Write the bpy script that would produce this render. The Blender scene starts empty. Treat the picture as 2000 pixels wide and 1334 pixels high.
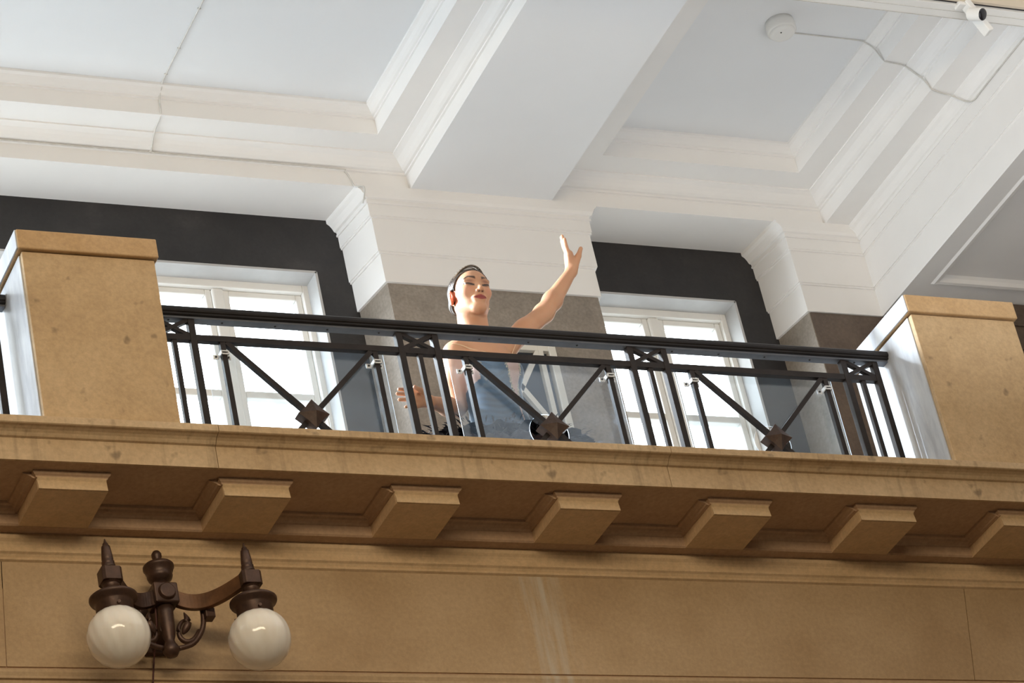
import bpy, bmesh, math, random
import numpy as np
from mathutils import Vector, Matrix
random.seed(7)
scene = bpy.context.scene
COL = scene.collection
PI = math.pi

# ------------------------------------------------------------------ camera, sky, lights, exposure
CAM = Vector((0.0, -9.0, 1.6))
_r = Vector((0.9029570, -0.3842659, -0.1923756))     # image right in world axes
_d = Vector((0.0564436, 0.5498394, -0.8333611))      # image down
_f = Vector((0.4260079, 0.7416309, 0.5181707))       # view direction
cam_data = bpy.data.cameras.new('camera')
cam = bpy.data.objects.new('camera', cam_data)
COL.objects.link(cam)
rot = Matrix((_r, -_d, -_f)).transposed()
cam.matrix_world = Matrix.Translation(CAM) @ rot.to_4x4()
cam_data.sensor_width = 36.0
cam_data.lens = 6309.06 / 2000 * 36.0
cam_data.clip_end = 200
scene.camera = cam
scene.view_settings.view_transform = 'Standard'
scene.view_settings.look = 'None'
scene.view_settings.gamma = 1.0
scene.view_settings.use_curve_mapping = False
scene.view_settings.exposure = 0.0
try:
    scene.cycles.use_denoising = True
    scene.cycles.max_bounces = 10
    scene.cycles.diffuse_bounces = 5
    scene.cycles.transparent_max_bounces = 24
    scene.cycles.sample_clamp_indirect = 6.0
except Exception:
    pass

world = bpy.data.worlds.new('overcast_sky')
scene.world = world
world.use_nodes = True
_bg = world.node_tree.nodes['Background']
# bright overcast sky, the same all round, over a darker ground
_wn = world.node_tree
_tc = _wn.nodes.new('ShaderNodeTexCoord'); _sx = _wn.nodes.new('ShaderNodeSeparateXYZ'); _cr = _wn.nodes.new('ShaderNodeValToRGB')
_wn.links.new(_tc.outputs['Generated'], _sx.inputs[0]); _wn.links.new(_sx.outputs[2], _cr.inputs[0]); _wn.links.new(_cr.outputs[0], _bg.inputs[0])
_cr.color_ramp.elements[0].position = 0.0; _cr.color_ramp.elements[0].color = (0.20, 0.21, 0.21, 1)
_cr.color_ramp.elements[1].position = 0.03; _cr.color_ramp.elements[1].color = (0.90, 0.96, 1.0, 1)
_bg.inputs[1].default_value = 11.0


def area(name, loc, target, sx, sy, power, color):
    l = bpy.data.lights.new(name, 'AREA')
    l.shape = 'RECTANGLE'; l.size = sx; l.size_y = sy; l.energy = power; l.color = color
    o = bpy.data.objects.new(name, l); COL.objects.link(o)
    o.location = loc
    d = Vector(target) - Vector(loc)
    o.rotation_euler = d.to_track_quat('-Z', 'Y').to_euler()
    return o


# unseen warm area light, added to stand for the hall's lamps
area('hall_warm_fill', (2.4, -6.0, 8.0), (5.0, 0.3, 7.4), 5.0, 0.9, 188, (1.0, 0.82, 0.58))
# unseen cool fills, added: one up at the ceiling, one from the left

area('ceiling_fill', (7.0, -3.6, 7.7), (7.0001, -3.6, 10.2), 6.0, 3.0, 120, (0.93, 0.96, 1.0))
area('left_side_fill', (-1.6, 1.62, 8.35), (5.4, 0.9, 8.3), 0.8, 1.7, 230, (0.80, 0.90, 1.0))  # added cool fill for left-facing faces, no window there
# unseen daylight-coloured spot, added high on the left for the dancer's rim light
_sp = bpy.data.lights.new('dancer_rim_spot', 'SPOT'); _sp.energy = 2000; _sp.color = (0.80, 0.90, 1.0)
_sp.spot_size = math.radians(36); _sp.spot_blend = 0.5; _sp.shadow_soft_size = 0.12
_so = bpy.data.objects.new('dancer_rim_spot', _sp); COL.objects.link(_so)
_so.location = (3.3, 1.97, 9.87)
_so.rotation_euler = (Vector((5.5, 0.62, 8.45)) - Vector(_so.location)).to_track_quat('-Z', 'Y').to_euler()


def portal(x0, x1, z0, z1, y):
    l = bpy.data.lights.new('window_portal', 'AREA')
    l.shape = 'RECTANGLE'; l.size = x1 - x0; l.size_y = z1 - z0
    l.cycles.is_portal = True
    o = bpy.data.objects.new('window_portal', l); COL.objects.link(o)
    o.location = ((x0 + x1) / 2, y, (z0 + z1) / 2)
    o.rotation_euler = (-PI / 2, 0, 0)


WINS = [(-3.90, -0.10), (1.25, 5.435), (6.78, 7.615)]
for a, b in WINS:
    portal(a, b, 7.9, 9.65, 2.27)

# ------------------------------------------------------------------ helpers


def material(name, build):
    m = bpy.data.materials.new(name); m.use_nodes = True
    nt = m.node_tree
    b = nt.nodes['Principled BSDF']
    build(nt, b)
    return m


def N(nt, t, **kw):
    n = nt.nodes.new(t)
    for k, v in kw.items():
        setattr(n, k, v)
    return n


def noise(nt, scale, detail=4.0, rough=0.6, coord='Object', stretch=None):
    tc = N(nt, 'ShaderNodeTexCoord')
    n = N(nt, 'ShaderNodeTexNoise')
    n.inputs['Scale'].default_value = scale
    n.inputs['Detail'].default_value = detail
    n.inputs['Roughness'].default_value = rough
    if stretch:
        mp = N(nt, 'ShaderNodeMapping'); mp.inputs['Scale'].default_value = stretch
        nt.links.new(tc.outputs[coord], mp.inputs[0]); nt.links.new(mp.outputs[0], n.inputs['Vector'])
    else:
        nt.links.new(tc.outputs[coord], n.inputs['Vector'])
    return n.outputs['Fac']


def ramp(nt, src, stops):
    r = N(nt, 'ShaderNodeValToRGB')
    el = r.color_ramp.elements
    while len(el) < len(stops):
        el.new(0.5)
    for e, (p, c) in zip(el, stops):
        e.position = p
        e.color = (c[0], c[1], c[2], 1) if hasattr(c, '__len__') else (c, c, c, 1)
    nt.links.new(src, r.inputs[0])
    return r.outputs[0]


def mixc(nt, fac, a, b, mode='MIX'):
    m = N(nt, 'ShaderNodeMix', data_type='RGBA', blend_type=mode)
    for sock, v in ((m.inputs[0], fac), (m.inputs[6], a), (m.inputs[7], b)):
        if hasattr(v, 'is_linked'):
            nt.links.new(v, sock)
        elif hasattr(v, '__len__'):
            sock.default_value = (v[0], v[1], v[2], 1)
        else:
            sock.default_value = v
    return m.outputs[2]


def bump(nt, b, src, strength, dist=0.005):
    n = N(nt, 'ShaderNodeBump'); n.inputs['Strength'].default_value = strength
    n.inputs['Distance'].default_value = dist
    nt.links.new(src, n.inputs['Height']); nt.links.new(n.outputs[0], b.inputs['Normal'])


def simple(name, col, rough=0.6, metal=0.0, var=0.12, scale=9.0, bumpv=0.0, spec=0.5):
    def f(nt, b):
        lo = tuple(c * (1 - var) for c in col); hi = tuple(min(1, c * (1 + var)) for c in col)
        nz = noise(nt, scale)
        nt.links.new(ramp(nt, nz, [(0.3, lo), (0.7, hi)]), b.inputs['Base Color'])
        b.inputs['Roughness'].default_value = rough
        b.inputs['Metallic'].default_value = metal
        b.inputs['Specular IOR Level'].default_value = spec
        if bumpv:
            bump(nt, b, noise(nt, scale * 6), bumpv, 0.003)
    return material(name, f)


def stone_mat(name, base, dark, light, fine=55.0, specks=True, streak=False):
    def f(nt, b):
        big = noise(nt, 2.3, 5, 0.62)
        col = ramp(nt, big, [(0.30, dark), (0.5, base), (0.72, light)])
        grain = ramp(nt, noise(nt, fine, 3, 0.7), [(0.3, 0.86), (0.7, 1.08)])
        col = mixc(nt, 1.0, col, grain, 'MULTIPLY')
        if specks:
            sp = ramp(nt, noise(nt, 16, 2, 0.5), [(0.66, 1.0), (0.76, 0.55)])
            col = mixc(nt, 1.0, col, sp, 'MULTIPLY')
        if streak:                                    # rain-like run marks under the lip
            st = ramp(nt, noise(nt, 9, 3, 0.6, stretch=(3.0, 1.0, 0.12)), [(0.56, 1.0), (0.74, 0.74)])
            col = mixc(nt, 1.0, col, st, 'MULTIPLY')
        nt.links.new(col, b.inputs['Base Color'])
        b.inputs['Roughness'].default_value = 0.72
        bump(nt, b, noise(nt, fine * 1.5, 4, 0.7), 0.25, 0.003)
    return material(name, f)


M = {}
M['plaster'] = simple('white_plaster', (0.80, 0.785, 0.765), 0.75, 0, 0.02, 3, 0.03)
M['panel_plaster'] = simple('white_ceiling_plaster', (0.765, 0.775, 0.785), 0.8, 0, 0.015, 2, 0.03)
M['stone'] = stone_mat('tan_stone', (0.56, 0.40, 0.235), (0.47, 0.325, 0.18), (0.62, 0.46, 0.285), streak=True)
M['pillar'] = stone_mat('tan_pillar_stone', (0.54, 0.375, 0.205), (0.44, 0.295, 0.155), (0.60, 0.43, 0.25))
M['cap'] = stone_mat('tan_cap_stone', (0.52, 0.335, 0.165), (0.44, 0.28, 0.13), (0.58, 0.39, 0.21))
M['stone_plain'] = stone_mat('tan_carved_stone', (0.66, 0.475, 0.28), (0.57, 0.40, 0.225), (0.72, 0.53, 0.33), specks=False)
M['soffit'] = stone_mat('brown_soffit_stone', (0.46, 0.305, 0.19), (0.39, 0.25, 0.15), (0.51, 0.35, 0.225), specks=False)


def wall_mat():
    def f(nt, b):
        big = noise(nt, 1.7, 5, 0.6)
        col = ramp(nt, big, [(0.30, (0.42, 0.28, 0.15)), (0.5, (0.50, 0.35, 0.20)), (0.72, (0.57, 0.41, 0.25))])
        col = mixc(nt, 1.0, col, ramp(nt, noise(nt, 60, 3, 0.7), [(0.3, 0.88), (0.7, 1.08)]), 'MULTIPLY')
        # pale run of limewash down the wall, about 5.25 m along
        tc = N(nt, 'ShaderNodeTexCoord'); sx = N(nt, 'ShaderNodeSeparateXYZ')
        nt.links.new(tc.outputs['Object'], sx.inputs[0])
        mr = N(nt, 'ShaderNodeMapRange', interpolation_type='SMOOTHSTEP')
        sub = N(nt, 'ShaderNodeMath', operation='SUBTRACT'); sub.inputs[1].default_value = 5.27
        ab = N(nt, 'ShaderNodeMath', operation='ABSOLUTE')
        nt.links.new(sx.outputs[0], sub.inputs[0]); nt.links.new(sub.outputs[0], ab.inputs[0])
        nt.links.new(ab.outputs[0], mr.inputs[0])
        mr.inputs[1].default_value = 0.03; mr.inputs[2].default_value = 0.14
        mr.inputs[3].default_value = 1.0; mr.inputs[4].default_value = 0.0
        st = ramp(nt, noise(nt, 14, 3, 0.6, stretch=(2.5, 1, 0.2)), [(0.4, 0.0), (0.75, 0.75)])
        mu = N(nt, 'ShaderNodeMath', operation='MULTIPLY')
        nt.links.new(mr.outputs[0], mu.inputs[0]); nt.links.new(st, mu.inputs[1])
        col = mixc(nt, mu.outputs[0], col, (0.60, 0.55, 0.46))
        nt.links.new(col, b.inputs['Base Color'])
        b.inputs['Roughness'].default_value = 0.72
        bump(nt, b, noise(nt, 90, 4, 0.7), 0.2, 0.003)
    return material('tan_wall_stone', f)


M['wall'] = wall_mat()


def daylight_tint_mat():  # tan stone painted pale and bluish for daylight on the pillar sides
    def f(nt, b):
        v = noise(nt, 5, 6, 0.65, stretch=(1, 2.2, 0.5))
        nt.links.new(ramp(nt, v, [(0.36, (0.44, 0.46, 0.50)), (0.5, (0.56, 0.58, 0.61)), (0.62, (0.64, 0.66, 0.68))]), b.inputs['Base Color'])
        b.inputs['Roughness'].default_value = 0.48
    return material('daylight_tinted_stone', f)


M['daylight_tint'] = daylight_tint_mat()


def mottled(name, stops, rough, scale=3.5):
    def f(nt, b):
        col = ramp(nt, noise(nt, scale, 6, 0.65), stops)
        col = mixc(nt, 1.0, col, ramp(nt, noise(nt, 70, 2, 0.6), [(0.3, 0.85), (0.7, 1.12)]), 'MULTIPLY')
        nt.links.new(col, b.inputs['Base Color'])
        b.inputs['Roughness'].default_value = rough
    return material(name, f)


M['dark_wall'] = mottled('charcoal_wall_marble', [(0.35, (0.012, 0.0105, 0.011)), (0.6, (0.022, 0.0195, 0.019)), (0.8, (0.042, 0.037, 0.036))], 0.55)
M['brown_wall'] = mottled('dark_brown_marble', [(0.35, (0.085, 0.058, 0.042)), (0.6, (0.13, 0.092, 0.066)), (0.8, (0.17, 0.125, 0.095))], 0.5)
M['pier'] = mottled('grey_pier_marble', [(0.32, (0.19, 0.16, 0.13)), (0.55, (0.27, 0.23, 0.19)), (0.78, (0.35, 0.305, 0.255))], 0.42)
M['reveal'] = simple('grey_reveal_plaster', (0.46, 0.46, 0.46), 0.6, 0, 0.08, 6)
M['frame'] = simple('white_window_paint', (0.80, 0.79, 0.76), 0.45, 0, 0.03, 5)
M['iron'] = simple('black_brown_iron', (0.020, 0.0145, 0.0125), 0.45, 0.0, 0.3, 14, 0.1, 0.25)
M['handrail'] = simple('black_varnished_handrail', (0.014, 0.0115, 0.011), 0.4, 0.0, 0.3, 10, 0.05, 0.25)
M['steel'] = simple('dull_grey_steel', (0.13, 0.14, 0.16), 0.5, 0.2, 0.15, 14)
M['rosette'] = simple('rusty_brown_iron', (0.060, 0.034, 0.024), 0.5, 0.2, 0.4, 30, 0.2)
M['bronze'] = simple('aged_bronze', (0.075, 0.040, 0.027), 0.42, 0.4, 0.35, 18, 0.15)
M['bronze_bright'] = simple('bright_bronze', (0.15, 0.070, 0.03), 0.45, 0.3, 0.35, 18, 0.15)  # brighter bronze, used on the right arm only
M['cord'] = simple('dark_red_flex', (0.09, 0.03, 0.025), 0.6)
M['white_plastic'] = simple('white_plastic', (0.78, 0.77, 0.74), 0.4, 0, 0.02, 5)
M['black_glass'] = simple('black_lens', (0.008, 0.008, 0.012), 0.08)
M['black_slot'] = simple('black_slot', (0.03, 0.025, 0.025), 0.6)
M['track_board'] = simple('beige_board', (0.60, 0.52, 0.41), 0.7, 0, 0.04, 4)
M['cable'] = simple('painted_cable', (0.58, 0.56, 0.52), 0.6, 0, 0.1, 30)
M['lattice_white'] = simple('white_lattice_paint', (0.66, 0.63, 0.57), 0.5, 0, 0.04, 6)
M['lattice_dark'] = simple('dark_lattice_glass', (0.02, 0.026, 0.036), 0.35)
M['floor'] = simple('hall_floor_stone', (0.46, 0.42, 0.37), 0.4, 0, 0.1, 2)
M['gallery_floor'] = simple('pale_gallery_floor', (0.80, 0.79, 0.77), 0.4, 0, 0.03, 2)
M['hall'] = simple('tan_hall_wall', (0.28, 0.22, 0.15), 0.7, 0, 0.05, 2)
M['screw'] = simple('black_screw', (0.02, 0.02, 0.022), 0.4)
M['clip'] = simple('clear_white_clip', (0.82, 0.84, 0.86), 0.25, 0, 0.02)
M['tiara'] = simple('antique_silver', (0.20, 0.155, 0.115), 0.32, 0.7, 0.4, 60)
M['bead'] = simple('gold_silver_bead', (0.62, 0.54, 0.38), 0.25, 0.7, 0.35, 90)
M['strap'] = simple('nude_strap', (0.68, 0.46, 0.28), 0.5, 0, 0.05, 20)
M['feather'] = simple('black_feather', (0.010, 0.011, 0.018), 0.55, 0, 0.5, 40)


def pane_mat():
    m = bpy.data.materials.new('window_glass'); m.use_nodes = True
    nt = m.node_tree; nt.nodes.remove(nt.nodes['Principled BSDF'])
    out = nt.nodes['Material Output']
    t = N(nt, 'ShaderNodeBsdfTransparent'); t.inputs[0].default_value = (0.95, 0.97, 0.98, 1)
    g = N(nt, 'ShaderNodeBsdfGlossy'); g.inputs['Roughness'].default_value = 0.03
    mx = N(nt, 'ShaderNodeMixShader'); mx.inputs[0].default_value = 0.06
    nt.links.new(t.outputs[0], mx.inputs[1]); nt.links.new(g.outputs[0], mx.inputs[2])
    nt.links.new(mx.outputs[0], out.inputs[0])
    return m


M['pane'] = pane_mat()


def acrylic_mat(edge=False):
    m = bpy.data.materials.new('clear_acrylic_edge' if edge else 'scuffed_clear_acrylic'); m.use_nodes = True
    nt = m.node_tree; nt.nodes.remove(nt.nodes['Principled BSDF'])
    out = nt.nodes['Material Output']
    t = N(nt, 'ShaderNodeBsdfTransparent'); t.inputs[0].default_value = (0.94, 0.97, 0.99, 1)
    tr = N(nt, 'ShaderNodeBsdfTranslucent'); tr.inputs[0].default_value = (0.72, 0.86, 1.0, 1)
    g = N(nt, 'ShaderNodeBsdfGlossy'); g.inputs['Roughness'].default_value = 0.12
    mx = N(nt, 'ShaderNodeMixShader'); mx2 = N(nt, 'ShaderNodeMixShader')
    if edge:
        mx.inputs[0].default_value = 0.7
        d = N(nt, 'ShaderNodeBsdfDiffuse'); d.inputs[0].default_value = (0.85, 0.9, 0.95, 1)  # pale diffuse puts the glow of the sheet's edge into its colour
        ad = N(nt, 'ShaderNodeAddShader')
        nt.links.new(tr.outputs[0], ad.inputs[0]); nt.links.new(d.outputs[0], ad.inputs[1])
        nt.links.new(t.outputs[0], mx.inputs[1]); nt.links.new(ad.outputs[0], mx.inputs[2])
    else:
        # greasy smears and scratches scatter the window light
        sm = ramp(nt, noise(nt, 5, 6, 0.7), [(0.40, 0.010), (0.60, 0.022), (0.74, 0.09)])
        sc = ramp(nt, noise(nt, 26, 2, 0.5, stretch=(1.0, 1.0, 0.25)), [(0.74, 0.0), (0.80, 0.12)])
        a = N(nt, 'ShaderNodeMath', operation='ADD')
        nt.links.new(sm, a.inputs[0]); nt.links.new(sc, a.inputs[1])
        nt.links.new(a.outputs[0], mx.inputs[0])
        nt.links.new(t.outputs[0], mx.inputs[1]); nt.links.new(tr.outputs[0], mx.inputs[2])
    mx2.inputs[0].default_value = 0.05
    nt.links.new(mx.outputs[0], mx2.inputs[1]); nt.links.new(g.outputs[0], mx2.inputs[2])
    nt.links.new(mx2.outputs[0], out.inputs[0])
    return m


M['acrylic'] = acrylic_mat()
M['acrylic_edge'] = acrylic_mat(True)


def opal_mat():
    def f(nt, b):
        tc = N(nt, 'ShaderNodeTexCoord')
        n = noise(nt, 12, 3, 0.6, stretch=(1, 1, 0.15))
        nt.links.new(ramp(nt, n, [(0.3, (0.88, 0.83, 0.75)), (0.7, (0.97, 0.94, 0.88))]), b.inputs['Base Color'])
        b.inputs['Roughness'].default_value = 0.12
        b.inputs['Subsurface Weight'].default_value = 0.25
        b.inputs['Subsurface Radius'].default_value = (0.03, 0.025, 0.02)
        b.inputs['Coat Weight'].default_value = 0.3
        b.inputs['Coat Roughness'].default_value = 0.05
    return material('opal_glass', f)


M['opal'] = opal_mat()


def vcol_mat(name, rough, sss=0.0, sheen=0.0):
    def f(nt, b):
        a = N(nt, 'ShaderNodeAttribute'); a.attribute_name = 'tint'
        nt.links.new(a.outputs['Color'], b.inputs['Base Color'])
        b.inputs['Roughness'].default_value = rough
        if sss:
            b.inputs['Subsurface Weight'].default_value = sss
            b.inputs['Subsurface Radius'].default_value = (1.0, 0.25, 0.12)
            b.inputs['Subsurface Scale'].default_value = 0.012
        if sheen:
            b.inputs['Sheen Weight'].default_value = sheen
    return material(name, f)


M['skin'] = vcol_mat('skin', 0.5, 0.25)
M['satin'] = vcol_mat('bodice_cloth', 0.45, 0, 0.2)


def hair_mat():
    def f(nt, b):
        n = noise(nt, 60, 3, 0.6, stretch=(1.0, 0.18, 0.5))
        nt.links.new(ramp(nt, n, [(0.35, (0.020, 0.013, 0.009)), (0.65, (0.07, 0.045, 0.030))]), b.inputs['Base Color'])
        b.inputs['Roughness'].default_value = 0.32
        b.inputs['Anisotropic'].default_value = 0.5
        bump(nt, b, n, 0.6, 0.004)
    return material('slicked_dark_hair', f)


M['hair'] = hair_mat()


def empty(name, loc, label=None, cat=None, group=None, kind=None):
    o = bpy.data.objects.new(name, None); COL.objects.link(o)
    o.location = loc; o.empty_display_size = 0.1
    return tag(o, label, cat, group, kind)


def tag(o, label=None, cat=None, group=None, kind=None):
    if label: o['label'] = label
    if cat: o['category'] = cat
    if group: o['group'] = group
    if kind: o['kind'] = kind
    return o


def obj(name, bm, mat, parent=None, smooth=False, bevel=0.0):
    """link a bmesh in world coordinates; parents are unrotated, so a shift suffices"""
    me = bpy.data.meshes.new(name)
    bmesh.ops.recalc_face_normals(bm, faces=bm.faces)
    bm.to_mesh(me); bm.free()
    return obj_me(name, me, mat, parent, smooth, bevel)


def world_loc(o):
    v = Vector(o.location)
    while o.parent:
        o = o.parent; v += Vector(o.location)
    return v


def obj_me(name, me, mat, parent=None, smooth=False, bevel=0.0):
    o = bpy.data.objects.new(name, me); COL.objects.link(o)
    for m in (mat if isinstance(mat, (list, tuple)) else [mat]):
        me.materials.append(m)
    # origin at the middle of the piece
    co = np.empty(len(me.vertices) * 3); me.vertices.foreach_get('co', co)
    c = co.reshape(-1, 3); mid = (c.min(0) + c.max(0)) / 2
    if mat is not M['wall']:
        me.transform(Matrix.Translation(-Vector(mid)))
        pos = Vector(mid)
    else:
        pos = Vector((0, 0, 0))
    if parent:
        pos = pos - world_loc(parent)
        o.parent = parent
    o.location = pos
    if smooth:
        for p in me.polygons: p.use_smooth = True
    if bevel:
        b = o.modifiers.new('bevel', 'BEVEL'); b.width = bevel; b.segments = 2; b.limit_method = 'ANGLE'
    return o


def dup(o, parent=None, shift=(0, 0, 0)):
    c = o.copy(); COL.objects.link(c); c.parent = parent
    if shift != (0, 0, 0): c.location = Vector(o.location) + Vector(shift)
    for ch in list(o.children): dup(ch, c)
    return c


def box(bm, x0, x1, y0, y1, z0, z1):
    vs = [bm.verts.new(p) for p in ((x0, y0, z0), (x1, y0, z0), (x1, y1, z0), (x0, y1, z0), (x0, y0, z1), (x1, y0, z1), (x1, y1, z1), (x0, y1, z1))]
    for f in ((0, 3, 2, 1), (4, 5, 6, 7), (0, 1, 5, 4), (1, 2, 6, 5), (2, 3, 7, 6), (3, 0, 4, 7)):
        bm.faces.new([vs[i] for i in f])
    return bm


def B(*a):
    return box(bmesh.new(), *a)


def prism(pts, axis, a, b):
    """extrude a closed outline along an axis; pts are the two other coordinates in xyz order"""
    bm = bmesh.new()
    def mk(p, t):
        if axis == 'X': return (t, p[0], p[1])
        if axis == 'Y': return (p[0], t, p[1])
        return (p[0], p[1], t)
    A = [bm.verts.new(mk(p, a)) for p in pts]; Bv = [bm.verts.new(mk(p, b)) for p in pts]
    bm.faces.new(A); bm.faces.new(Bv[::-1])
    n = len(pts)
    for i in range(n):
        bm.faces.new((A[i], Bv[i], Bv[(i + 1) % n], A[(i + 1) % n]))
    return bm


def ring(bm, x0, x1, y0, y1, prof, cap=True):
    """loft a moulding round a rectangular hole; prof = (inset, z)"""
    prev = None
    for ins, z in prof:
        cur = [bm.verts.new(p) for p in ((x0 + ins, y0 + ins, z), (x1 - ins, y0 + ins, z), (x1 - ins, y1 - ins, z), (x0 + ins, y1 - ins, z))]
        if prev:
            for i in range(4):
                bm.faces.new((prev[i], prev[(i + 1) % 4], cur[(i + 1) % 4], cur[i]))
        prev = cur
    if cap: bm.faces.new(prev)
    return bm


def lathe(bm, cx, cy, prof, seg=32, flute=0, amp=0.0, twist=0.0):
    rows = []
    for r, z in prof:
        row = []
        for i in range(seg):
            a = 2 * PI * i / seg
            rr = r * (1 + amp * math.cos(flute * (a + twist * (z - prof[0][1])))) if flute else r
            row.append(bm.verts.new((cx + rr * math.cos(a), cy + rr * math.sin(a), z)))
        rows.append(row)
    for j in range(len(rows) - 1):
        for i in range(seg):
            k = (i + 1) % seg
            bm.faces.new((rows[j][i], rows[j][k], rows[j + 1][k], rows[j + 1][i]))
    bm.faces.new(rows[0][::-1]); bm.faces.new(rows[-1])
    return bm


def tube(bm, pts, r, seg=8, flat=None):
    """round tube along a polyline (radius may be a list)"""
    pts = [Vector(p) for p in pts]; n = len(pts)
    rows = []
    up = Vector((0, 0, 1))
    for i, p in enumerate(pts):
        t = (pts[min(i + 1, n - 1)] - pts[max(i - 1, 0)]).normalized()
        u = t.cross(up)
        if u.length < 1e-3: u = t.cross(Vector((1, 0, 0)))
        u.normalize(); v = u.cross(t).normalized()
        rr = r[i] if isinstance(r, (list, tuple)) else r
        fu, fv = flat if flat else (1, 1)
        rows.append([bm.verts.new(p + u * (rr * fu * math.cos(2 * PI * k / seg)) + v * (rr * fv * math.sin(2 * PI * k / seg))) for k in range(seg)])
    for j in range(n - 1):
        for k in range(seg):
            q = (k + 1) % seg
            bm.faces.new((rows[j][k], rows[j][q], rows[j + 1][q], rows[j + 1][k]))
    bm.faces.new(rows[0][::-1]); bm.faces.new(rows[-1])
    return bm


def smooth_path(pts, per=6):
    pts = [Vector(p) for p in pts]; out = []
    n = len(pts)
    for i in range(n - 1):
        p0, p1, p2, p3 = pts[max(i - 1, 0)], pts[i], pts[i + 1], pts[min(i + 2, n - 1)]
        for k in range(per):
            t = k / per
            out.append(0.5 * ((2 * p1) + (p2 - p0) * t + (2 * p0 - 5 * p1 + 4 * p2 - p3) * t * t + (3 * p1 - p0 - 3 * p2 + p3) * t ** 3))
    out.append(pts[-1])
    return out


def bar_xz(bm, p, q, w, y0, y1):
    """flat bar in an XZ plane from p to q (x,z), width w"""
    d = Vector((q[0] - p[0], 0, q[1] - p[1])).normalized()
    n = Vector((-d.z, 0, d.x)) * (w / 2)
    a, b = Vector((p[0], 0, p[1])), Vector((q[0], 0, q[1]))
    ring_ = [a + n, b + n, b - n, a - n]
    lo = [bm.verts.new((v.x, y0, v.z)) for v in ring_]; hi = [bm.verts.new((v.x, y1, v.z)) for v in ring_]
    bm.faces.new(lo); bm.faces.new(hi[::-1])
    for i in range(4):
        bm.faces.new((lo[i], hi[i], hi[(i + 1) % 4], lo[(i + 1) % 4]))
    return bm


def ball(bm, c, r, u=10, v=7, sc=(1, 1, 1)):
    m = Matrix.Translation(c) @ Matrix.Diagonal((sc[0], sc[1], sc[2], 1))
    bmesh.ops.create_uvsphere(bm, u_segments=u, v_segments=v, radius=r, matrix=m)
    return bm


# ------------------------------------------------------------------ hall shell
ZB, ZP = 9.94, 10.225                    # beam soffit and coffer panel heights
FLOOR = 7.12                             # gallery floor
fl = obj('floor', B(-7, 11, -15, 0.9, -0.2, 0), M['floor']); tag(fl, kind='structure')
gf = obj('floor_gallery', B(-7, 11, 0.42, 2.4, FLOOR - 0.2, FLOOR), M['gallery_floor']); gf.name = 'floor'; tag(gf, kind='structure')
for nm, a in (('wall_left', (-7.2, -7, -15, 2.4, 0, 10.4)), ('wall_rear', (-7.2, 11.2, -15.2, -15, 0, 10.4)), ('wall_right', (11, 11.2, -15, 2.4, 0, 10.4))):
    tag(obj(nm, B(*a), M['hall']), kind='structure')

# ------------------------------------------------------------------ coffered ceiling
ceil = empty('ceiling', (5, 0, ZB), kind='structure')
YF, YN = 1.785, -1.55                    # far and near edge of the coffers
HOLES = [(2.35, 5.845), (6.565, 8.05)]
bm = bmesh.new()
ztop = ZB + 0.03


def slab(x0, x1, y0, y1):
    f = bm.faces.new([bm.verts.new(p) for p in ((x0, y0, ZB), (x1, y0, ZB), (x1, y1, ZB), (x0, y1, ZB))])


slab(-7.2, 11.2, -15.2, YN)
slab(-7.2, HOLES[0][0], YN, YF); slab(HOLES[1][1], 11.2, YN, YF)
slab(-7.2, 11.2, YF, 2.5)
obj('soffit', bm, M['plaster'], ceil)
bm = bmesh.new()
bm.faces.new([bm.verts.new(p) for p in ((HOLES[0][1], YN, ZB), (HOLES[1][0], YN, ZB), (HOLES[1][0], YF, ZB), (HOLES[0][1], YF, ZB))])
obj('beam_soffit', bm, M['panel_plaster'], ceil)
obj('roof_slab', B(-7.2, 11.2, -15.2, 2.5, 10.42, 10.5), M['plaster'], ceil)
LOW = [(0, ZB), (0, ZB + 0.080), (0.010, ZB + 0.082), (0.010, ZB + 0.092), (0.022, ZB + 0.094), (0.034, ZB + 0.102), (0.046, ZB + 0.114),
       (0.062, ZB + 0.126), (0.082, ZB + 0.134), (0.090, ZB + 0.136), (0.090, ZB + 0.143), (0.212, ZB + 0.143)]
UP = [(0.212, ZB + 0.143), (0.212, ZB + 0.225), (0.220, ZB + 0.227), (0.220, ZB + 0.236), (0.230, ZB + 0.240), (0.240, ZB + 0.250),
      (0.250, ZB + 0.264), (0.262, ZB + 0.272), (0.262, ZP)]
for x0, x1 in HOLES:
    cf = obj('coffer', ring(bmesh.new(), x0, x1, YN, YF, LOW, cap=False), M['plaster'], ceil)
    obj('coffer_moulding', ring(bmesh.new(), x0, x1, YN, YF, UP, cap=False), M['plaster'], cf)
    i = UP[-1][0]
    obj('coffer_panel', B(x0 + i - 0.02, x1 - i + 0.02, YN + i - 0.02, YF - i + 0.02, ZP, ZP + 0.1), M['panel_plaster'], cf)

# crossbeam on the right: entablature face towards the left, recessed soffit panel
XR = 8.25
ZE = 9.437                               # underside of the entablature
beam = obj('ceiling_beam', B(XR + 0.02, 9.75, -15, 2.06, ZE + 0.02, ZB + 0.3), M['plaster'], ceil); beam.name = 'beam'


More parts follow.
